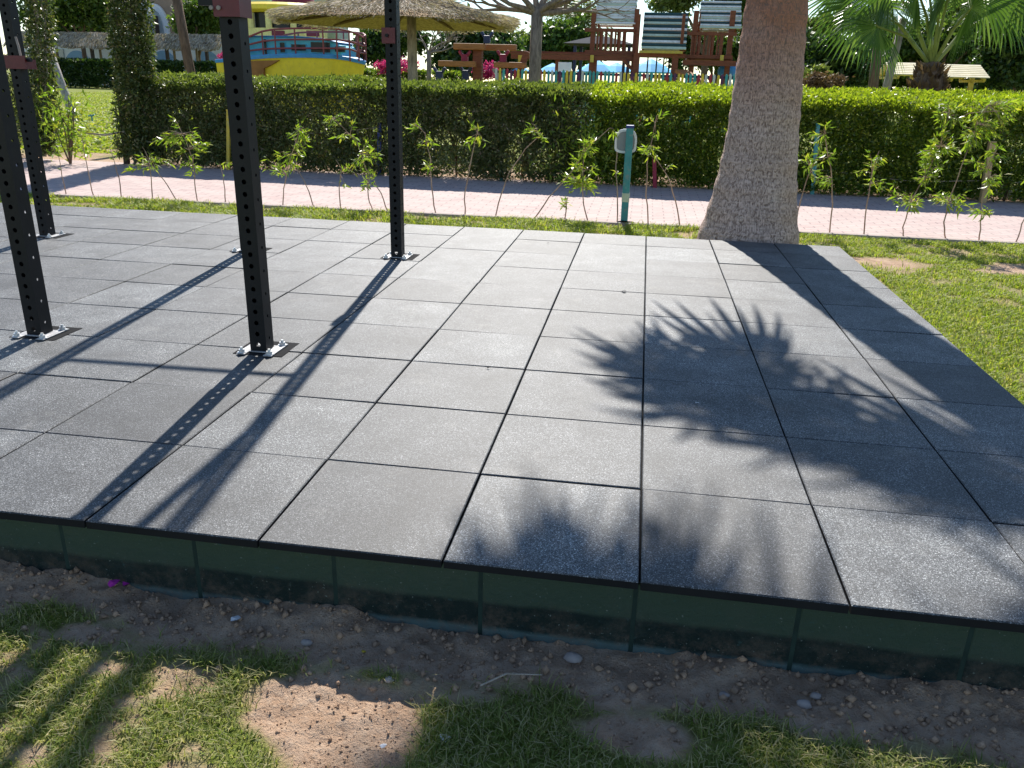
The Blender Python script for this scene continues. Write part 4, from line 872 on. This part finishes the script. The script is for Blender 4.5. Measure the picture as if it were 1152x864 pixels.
# colourful picket fence: 64 pickets and rails
YF = 24.0; fx0, fx1 = X(556, YF), X(832, YF)
pf = empty('picket_fence', ((fx0+fx1)/2, YF, 0), 'multicoloured picket fence in front of the playground towers', 'fence')
part(lambda m: (m.bb(fx0, fx1, YF+.02, YF+.06, .35, .43), m.bb(fx0, fx1, YF+.02, YF+.06, Z(84, YF, 700)-.04, Z(84, YF, 700)+.03)), 'rail', M['navy'], pf)
pz = Z(80.5, YF, 700)
for i in range(64):
    x = fx0+(i+.5)*(fx1-fx0)/64+U(-.008, .008); zz = pz+U(-.02, .02)
    m = MB(); m.prism([(x-.036, .06), (x+.036, .06), (x+.036, zz-.04), (x, zz), (x-.036, zz-.04)], YF-.012, YF+.016); m.build('picket', random.choice(picket_cols), pf)
# gazebo behind the left tower, parasols, notice board
Yg = 33.0; ga = empty('gazebo', (X(672, Yg), Yg, 0), 'dark gazebo with a low pitched roof behind the left tower', 'gazebo')
def gz(m):
    x0, x1, xm = X(636, Yg), X(712, Yg), X(672, Yg); ze, zp = Z(51, Yg, 672), Z(41, Yg, 672); d = 1.6
    m.add([(x0, Yg-d, ze), (x1, Yg-d, ze), (x1, Yg+d, ze), (x0, Yg+d, ze), (xm-.3, Yg, zp), (xm+.3, Yg, zp)], [(0,1,5,4), (1,2,5), (2,3,4,5), (3,0,4), (3,2,1,0)])
part(gz, 'roof', M['slate'], ga)
for x, dy in ((645, -1.3), (652, 1.2), (705, -1.3), (700, 1.2)): part(lambda m: g0(m, x, Yg+dy, .12, 51), 'post', M['navy'], ga)
for i, (lab, x, yt, hw, Yq) in enumerate((('blue parasol seen under the middle tower', 733, 66, 25, 40), ('blue parasol left of the towers behind the notice board', 672, 67.5, 22, 41), ('small blue parasol right of the bare tree trunk', 622, 71, 17, 44), ('blue parasol between notice board and left tower', 694, 70, 18, 43), ('far blue parasol at the left end of the picket fence', 586, 74, 14, 46))):
    q = at(x, yt, Yq); s = hw*(Yq-CAM.y)/FPX; o = empty('parasol', (q.x, Yq, 0), lab, 'parasol', 'blue parasols behind the picket fence')
    m = MB(); m.lathe((q.x, Yq, q.z), [(.02, 0), (s*.5, -.22*s), (s, -.52*s), (s*.98, -.56*s), (s*.5, -.26*s), (.02, -.05)], 8); m.build('canopy', M['parasol'], o)
    m = MB(); m.tube([(q.x, Yq, -.05), (q.x, Yq, q.z-.02)], .03, 8); m.build('pole', M['white_plastic'], o)
o = empty('notice_board', (X(636, 25.2), 25.2, 0), 'plain white notice board above the picket fence', 'board')
part(lambda m: pxbox(m, 628, 70, 643, 80.5, 25.2, .04), 'panel', M['white_plastic'], o); part(lambda m: [g0(m, x, 25.25, .05, 72) for x in (630, 641)], 'leg', M['grey_post'], o)

# ------------------------------------------------------------------ boat playhouse
YBt = 29.0; bt = empty('boat_playhouse', (X(345, YBt), YBt, 0), 'yellow playground boat with teal cabin and red railing', 'boat')
def hull_sections():
    sec = []; xs = [262, 283, 300, 320, 345, 370, 388, 400, 408, 412]; beam = [1.15, 1.25, 1.35, 1.4, 1.4, 1.25, .95, .6, .25, .03]; top = [69, 67.5, 65.5, 64, 63.2, 63.2, 64, 66, 68.5, 70]; inn = [3, 3, 3, 3, 3, 3, 6, 10, 13, 15]
    return xs, beam, top, inn
xs, beam_, top_, inn_ = hull_sections()
def hull(m, lo_, hi_, mi, off=0):
    V, F = [], []; n = len(xs)
    for x, b, t in zip(xs, beam_, top_):
        cz = Z(t, YBt, x)
        for f in (lo_, hi_):
            z = f*cz; tw = (.72+.28*f) ; xx = X(x-(1-f)*(14 if x > 385 else 2), YBt)
            V += [(xx, YBt-b*tw-off, z), (xx, YBt+b*tw+off, z)]
    for i in range(n-1):
        a = i*4; c = a+4; F += [(a, c, c+2, a+2), (a+1, a+3, c+3, c+1), (a+2, c+2, c+3, a+3)]
    F += [(0, 2, 3, 1), ((n-1)*4, (n-1)*4+1, (n-1)*4+3, (n-1)*4+2)]
    m.add(V, F, mi)
part(lambda m: hull(m, 0, .955, 0), 'hull', M['yellow'], bt)
part(lambda m: hull(m, .955, 1.02, 0, .07), 'gunwale', M['sky_blue'], bt, bevel=.03)
def patch(m):
    P = [(276, 69), (318, 67.8), (309, 73), (300, 77), (299, 88), (276, 90)]; m.prism([(X(x, YBt-1.3), Z(y, YBt-1.3, x)) for x, y in P], YBt-1.46, YBt-1.30)
part(patch, 'hull_patch', M['brown_patch'], bt, label='faded brown patch on the yellow hull')
Yk = YBt-.1
def cabin(m):
    P = [(278, 66), (278, 43.5), (300, 42.5), (345, 42.8), (372, 45), (388, 49), (393, 54), (393, 66)]; m.prism([(X(x, Yk), Z(y, Yk, x)) for x, y in P], Yk-.7, Yk+.9)
part(cabin, 'cabin', M['teal'], bt, bevel=.04)
def croof(m):
    P = [(276, 43.5), (300, 42.3), (345, 42.6), (373, 44.9), (390, 49.4), (390, 48.5), (373, 44), (345, 41.7), (300, 41.3), (276, 42.6)]; m.prism([(X(x, Yk), Z(y, Yk, x)) for x, y in P], Yk-.78, Yk+.98)
part(croof, 'cabin_roof', M['sky_blue'], bt)
for x0, y0, x1, y1 in ((297.5, 44, 300, 61), (315.5, 48, 320.5, 59), (328, 50, 344, 57), (350, 47.5, 371.5, 59), (377, 52.5, 388, 58.5)):
    w_ = part(lambda m: pxbox(m, x0-1, y0-1, x1+1, y1+1, Yk-.715, .05), 'window_frame', M['teal'], bt); part(lambda m: pxbox(m, x0, y0, x1, y1, Yk-.735, .05), 'pane', M['glass'], w_)
rl = [(262, 46), (283, 42), (299, 35.5), (313, 33), (335, 32), (366, 32), (381, 32.5), (395, 35), (405, 38.5), (410, 42)]
Yr = YBt-1.05; nr = len(rl); ypos = [Yr]*(nr-3)+[Yr+.3, Yr+.65, YBt]
def rails(m):
    for f in (0, .4, .72):
        m.tube([Vector((X(x, Yy), Yy, Z(y+(63+(x > 395)*4-y)*f, Yy, x))) for (x, y), Yy in zip(rl, ypos)], .036, 6)
        m.tube([Vector((X(x, Yy), 2*YBt-Yy, Z(y+(63+(x > 395)*4-y)*f, Yy, x))) for (x, y), Yy in zip(rl, ypos)], .036, 6)
part(rails, 'railing', M['rail_red'], bt, smooth=True)
for i, ((x, y), Yy) in enumerate(zip(rl, ypos)):
    part(lambda m: (m.tube([(X(x, Yy), Yy, Z(66 if x < 395 else 69, Yy, x)), (X(x, Yy), Yy, Z(y, Yy, x))], .03, 6), m.tube([(X(x, Yy), 2*YBt-Yy, Z(66 if x < 395 else 69, Yy, x)), (X(x, Yy), 2*YBt-Yy, Z(y, Yy, x))], .03, 6)), 'stanchion', M['rail_red'], bt)
# pavilion behind the boat
Yv = 34.0; pv = empty('pavilion', (X(322, Yv), Yv, 0), 'pale yellow round pavilion with dark red dome behind the boat', 'pavilion')
q = at(322, 14, Yv); rv = 46*(Yv-CAM.y)/FPX
part(lambda m: m.lathe((q.x, Yv, 0), [(rv*.93, 0), (rv*.93, Z(34, Yv, 322)), (0, Z(34, Yv, 322))], 28), 'wall', M['pale_yellow'], pv)
part(lambda m: m.lathe((q.x, Yv, 0), [(rv*.9, Z(17, Yv, 322)), (rv*1.08, Z(14, Yv, 322)), (rv*1.08, Z(9, Yv, 322)), (rv*.96, Z(6, Yv, 322)), (rv*.5, Z(5, Yv, 322)), (0, Z(5, Yv, 322))], 28), 'cornice', M['yellow'], pv)
part(lambda m: m.lathe((q.x+.35, Yv, Z(7.5, Yv, 322)), [(rv*.52, 0), (rv*.47, .3), (rv*.36, .62), (rv*.2, .85), (0, .95)], 24), 'dome', M['dark_red'], pv, smooth=True)
for k in range(10):
    t = 2*math.pi*k/10+.25; part(lambda m: m.tube([(q.x+rv*.88*math.cos(t), Yv+rv*.88*math.sin(t), Z(34, Yv, 322)), (q.x+rv*.88*math.cos(t), Yv+rv*.88*math.sin(t), Z(15, Yv, 322))], .13, 10), 'column', M['pale_yellow'], pv)
part(lambda m: m.lathe((q.x, Yv, 0), [(rv*.8, Z(34, Yv, 322)), (rv*.8, Z(15, Yv, 322))], 28), 'glazing', M['glass'], pv)
for x in (313, 352): part(lambda m: pxbox(m, x-7, 34.5, x+7, 41, Yv-rv*.93, .06), 'panel', M['dark_red'], pv)
part(lambda m: m.prism([(X(270, 36.5), 0), (X(382, 36.5), 0), (X(382, 36.5), Z(-30, 36.5, 322)), (X(270, 36.5), Z(-30, 36.5, 322))], 36.6, 38), 'rear_block', M['slat_pale'], pv)

# ------------------------------------------------------------------ thatched umbrella
Yu = 17.0; cu = at(446, 25, Yu); ru = 128*(Yu-CAM.y)/FPX; ze = cu.z; um = empty('thatched_umbrella', (cu.x+.1, Yu, 0), 'broad thatched reed umbrella on a timber pole by the boat', 'umbrella')
def cone_z(r): return ze+.02+(ru-r)*.275+.04*math.sin(r*3)
part(lambda m: m.lathe((cu.x, Yu, 0), [(ru*.97, ze-.03), (ru*.66, cone_z(ru*.66)-.08), (ru*.33, cone_z(ru*.33)-.06), (.03, cone_z(0))], 40), 'canopy_mat', M['reed_base'], um)
P, D, Ls = [], [], []
for k in range(17000):
    a = U(0, 6.283); r = ru*math.sqrt(U(0, 1))*1.0; z = cone_z(r)+U(-.05, .05)+.03*math.sin(a*9); d = Vector((math.cos(a), math.sin(a), -.3))+Vector((U(-.3, .3), U(-.3, .3), U(-.18, .2)))
    P.append((cu.x+r*math.cos(a), Yu+r*math.sin(a), z)); D.append(tuple(d)); Ls.append(U(.15, .36) if r < ru*.9 else U(.08, .2))
for k in range(3200):
    a = U(0, 6.283); r = ru*U(.93, 1.0); P.append((cu.x+r*math.cos(a), Yu+r*math.sin(a), ze-U(-.03, .06)+.03*math.sin(a*9))); D.append((math.cos(a)*.9+U(-.4, .4), math.sin(a)*.9+U(-.4, .4), -U(.0, .35))); Ls.append(U(.04, .13))
leaves('thatch', np.array(P), np.array(Ls), .016, M['reed'], um, unit(np.array(D)))
xu = X(464, Yu); part(lambda m: m.tube([(xu, Yu, -.1), (xu+.01, Yu, 1.2), (xu, Yu, cone_z(0)-.15)], [.12, .112, .10], 14, 0, True, .02), 'pole', M['bark_pale'], um, smooth=True)
def spokes(m):
    for k in range(10):
        a = 2*math.pi*k/10; m.tube([(xu, Yu, ze+.35), (cu.x+ru*.92*math.cos(a), Yu+ru*.92*math.sin(a), ze-.0)], .03, 6)
part(spokes, 'spokes', M['bark_brown'], um)

# ------------------------------------------------------------------ pergola, villa, far left
Yp = 61.0; pe = empty('thatched_pergola', (X(150, Yp), Yp, 0), 'long thatched pergola on dark posts across the far lawn', 'pergola')
x0, x1 = X(30, Yp), X(262, Yp)
def proof(m):
    n = 60
    for i in range(n):
        a, b = x0+(x1-x0)*i/n, x0+(x1-x0)*(i+1)/n; f = (i+.5)/n; zt_ = Z(36+f*3, Yp, 58+f*190); sag = .18*abs(math.sin(i*.42))+U(0, .06)
        m.add([(a, Yp-1.7, zt_-1.05-sag), (b, Yp-1.7, zt_-1.05-sag), (b, Yp-.2, zt_+U(-.04, .04)), (a, Yp-.2, zt_+U(-.04, .04)), (a, Yp+1.8, zt_-.6), (b, Yp+1.8, zt_-.6)], [(0,1,2,3), (3,2,5,4)])
part(proof, 'roof_mat', M['reed_base'], pe)
P, D = [], []
for k in range(6000):
    f = random.random(); g = random.random(); zt_ = Z(36+f*3, Yp, 58+f*190); P.append((x0+(x1-x0)*f, Yp-.2-1.5*g, zt_-1.0*g+U(0, .1))); D.append((U(-.5, .5), -.8, -.75))
leaves('thatch', np.array(P), RNG.uniform(.25, .6, len(P)), .07, M['reed'], pe, unit(np.array(D)))
for x in (62, 109, 150, 192, 236): part(lambda m: g0(m, x, Yp-1.2, .2, 48), 'post', M['wood_dark'], pe)
for x in (118, 200, 225, 70): part(lambda m: g0(m, x, Yp+1.2, .14, 50), 'post', M['bark_grey'], pe)
Yw = 68.0; vl = empty('villa', (X(150, Yw), Yw+3, 0), 'white villa with blue arches behind the thatched pergola', 'building')
def wl(m): m.bb(X(20, Yw), X(262, Yw), Yw, Yw+6, -.2, Z(44, Yw, 150))
part(wl, 'wall', M['plaster'], vl)
def arch(m, xc, hw, yt, yb, Y, d=.1):
    zt_, zb = Z(yt, Y, xc), Z(yb, Y, xc); r = X(xc+hw, Y)-X(xc, Y); c = X(xc, Y); P = [(c-r, zb)]+[(c-r*math.cos(math.pi*k/14), zb+(zt_-zb)*(.25+.75*math.sin(math.pi*k/14))) for k in range(15)]+[(c+r, zb)]
    m.prism(P, Y-d, Y+.02)
for xc in (92, 188, 236): w_ = part(lambda m: arch(m, xc, 15, 57, 84, Yw), 'arch_opening', M['plaster_blue'], vl)
for xc in (70, 130, 165): part(lambda m: pxbox(m, xc-2.5, 55, xc+2.5, 74, Yw-.05, .12), 'window', M['glass_pale'], vl)
vl2 = empty('villa', (X(185, 76), 78, 0), 'tan villa storey with a tall white arched bay above the pergola', 'building')
part(lambda m: m.bb(X(150, 76), X(262, 76), 76, 84, -.2, Z(-60, 76, 190)), 'wall', M['tan'], vl2)
part(lambda m: pxbox(m, 148, -60, 163, 40, 75.9, .5), 'pier', M['plaster'], vl2)
a_ = part(lambda m: arch(m, 184, 14, 4, 40, 75.9, .25), 'arch_surround', M['plaster'], vl2); part(lambda m: arch(m, 184, 7, 12, 40, 75.6, .1), 'arch_opening', M['glass_pale'], a_)
part(lambda m: pxbox(m, 174, 18, 178, 40, 75.3, .2), 'column', M['wood_dark'], vl2)
# sprinkler and things on the lawn
s_ = gnd(104, 137); o = empty('sprinkler', (s_.x, s_.y, 0), 'small green lawn sprinkler standing on the far lawn', 'sprinkler')
part(lambda m: m.tube([(s_.x, s_.y, -.02), (s_.x, s_.y, .14)], .02, 8), 'riser', M['teal_post'], o); part(lambda m: (m.tube([(s_.x-.1, s_.y, .15), (s_.x+.05, s_.y, .165), (s_.x+.09, s_.y, .2)], .022, 8),), 'nozzle', M['teal_post'], o)
# string of small bulbs above the opening
m = MB(); A_, B_ = at(58, 33, 30), at(256, 20, 30); mid = at(150, 44, 30); pts = [A_.lerp(mid, t)*(1-t)+mid.lerp(B_, t)*t for t in [i/14 for i in range(15)]]
# ------------------------------------------------------------------ yellow shelters
Ysh = 22.0
for lab, x0, x1, yt, yb, xp in (('left picnic shelter with white slatted roof behind the slim trunks', 992, 1040, 70, 84, (1030,)), ('right picnic shelter with white slatted roof and yellow post', 1050, 1098, 72, 87, (1082,))):
    o = empty('picnic_shelter', (X((x0+x1)/2, Ysh), Ysh, 0), lab, 'shelter', 'picnic shelters behind the hedge'); xa, xb = X(x0, Ysh), X(x1, Ysh); zt_, zb = Z(yt, Ysh, x0), Z(yb, Ysh, x0); w2 = .85
    def sl(m):
        for side in (-1, 1):
            for i in range(7):
                f = (i+.5)/7; m.box(((xa+xb)/2, Ysh+side*w2*f, zt_+(zb-zt_)*f), (xb-xa, w2/7*.72, .02), Matrix.Rotation(math.atan2(zb-zt_, w2)*side, 3, 'X'))
    part(sl, 'roof_slats', M['slat_cream'], o)
    def fr(m):
        for xx in (xa+.15, xb-.12):
            for side in (-1, 1): m.beam((xx, Ysh, zt_-.05), (xx, Ysh+side*w2, zb-.05), .06, .06)
            m.beam((xx, Ysh-w2+.05, zb-.07), (xx, Ysh+w2-.05, zb-.07), .06, .06)
    part(fr, 'roof_frame', M['yellow_post'], o)
    for xx in (xa+.15, xb-.12): part(lambda m: m.bb(xx-.05, xx+.05, Ysh-.05, Ysh+.05, -.05, zt_-.08), 'post', M['yellow_post'], o)

# ------------------------------------------------------------------ litter and debris
def scrap(name, label, cat, x, y, z, s, mat, n=7, group=None, lift=.006):
    p = gnd(x, y, z); zz = z if z > .1 else float(gh(p.x, p.y)); m = MB()
    V = [(p.x+s*math.cos(6.283*k/n)*U(.5, 1.1), p.y+s*math.sin(6.283*k/n)*U(.4, 1), zz+lift+U(0, s*.5)) for k in range(n)]+[(p.x, p.y, zz+lift+s*.35)]
    m.add(V, [(k, (k+1) % n, n) for k in range(n)]); V2 = [(a, b, c-.0012) for a, b, c in V]; m.add(V2, [((k+1) % n, k, n) for k in range(n)])
    tag(m.build(name, mat), label, cat, group)
scrap('petal', 'crumpled magenta petal on the soil by the wall', 'petal', 130, 666, 0, .022, M['petal'])
scrap('petal', 'darker curled magenta petal beside the larger petal', 'petal', 142, 660, 0, .013, M['petal'])
scrap('plastic_scrap', 'torn translucent white plastic on the soil by the wall', 'litter', 266, 698, 0, .02, M['scrap'])
scrap('plastic_scrap', 'small white scrap on the sunny bare soil', 'litter', 431, 833, 0, .009, M['scrap'])
scrap('plastic_scrap', 'folded white scrap in the shaded grass', 'litter', 500, 826, 0, .016, M['scrap'], 5)
scrap('plastic_scrap', 'white crumpled tissue on the lawn at the right of the paving', 'litter', 1094, 438, 0, .035, M['scrap'])
scrap('fallen_leaf', 'tiny yellow leaf on the shaded soil', 'leaf', 409, 730, 0, .008, M['yellow_leaf'])
scrap('fallen_leaf', 'dried black leaf on the paving right of centre', 'leaf', 702, 329, H, .016, M['black'])
scrap('fallen_leaf', 'tiny black crumb on the paving left of centre', 'leaf', 549, 415, H, .008, M['black'])
scrap('fallen_leaf', 'dark speck on the far paving rows', 'leaf', 616, 274, H, .012, M['black'])
scrap('plastic_scrap', 'small pale scrap on the shaded paving', 'litter', 784, 455, H, .01, M['scrap'])
rs = random.Random(3)
for lab, x, y, s in (('grey stone under the wall left of the sunny soil', 345, 720, .013), ('pale pebble in the shaded soil below the wall', 438, 765, .011), ('flat grey stone in the shaded soil on the right', 905, 790, .016), ('rounded clod stone below the wall right of centre', 645, 735, .02), ('small pale pebble near the right grass', 815, 777, .011), ('greyish pebble beside the flat stone', 918, 782, .012)):
    p = gnd(x, y); m = MB(); n = 9; c = Vector((p.x, p.y, float(gh(p.x, p.y))+s*.3))
    prof = [(.05, -.5), (.7, -.4), (1, 0), (.75, .42), (.3, .6), (.02, .62)]
    b0 = len(m.v); m.lathe(c, [(r*s, z*s) for r, z in prof], n); m.v = [tuple(c+Vector(((v[0]-c.x)*rs.uniform(.8, 1.2)*1.2, (v[1]-c.y)*rs.uniform(.8, 1.15), (v[2]-c.z)*rs.uniform(.85, 1.1)))) for v in m.v]
    tag(m.build('stone', M['kerb'], smooth=True), lab, 'stone')
a_, b_ = gnd(540, 778), gnd(610, 768); m = MB(); za = float(gh(a_.x, a_.y))+.03
m.tube([(a_.x, a_.y, za), (a_.x*.6+b_.x*.4, a_.y*.5+b_.y*.5+.01, za+.012), (b_.x, b_.y, za+.006)], [.002, .0025, .0012], 5); tag(m.build('twig', M['bark_pale']), 'pale dry twig lying over the shaded grass', 'twig')
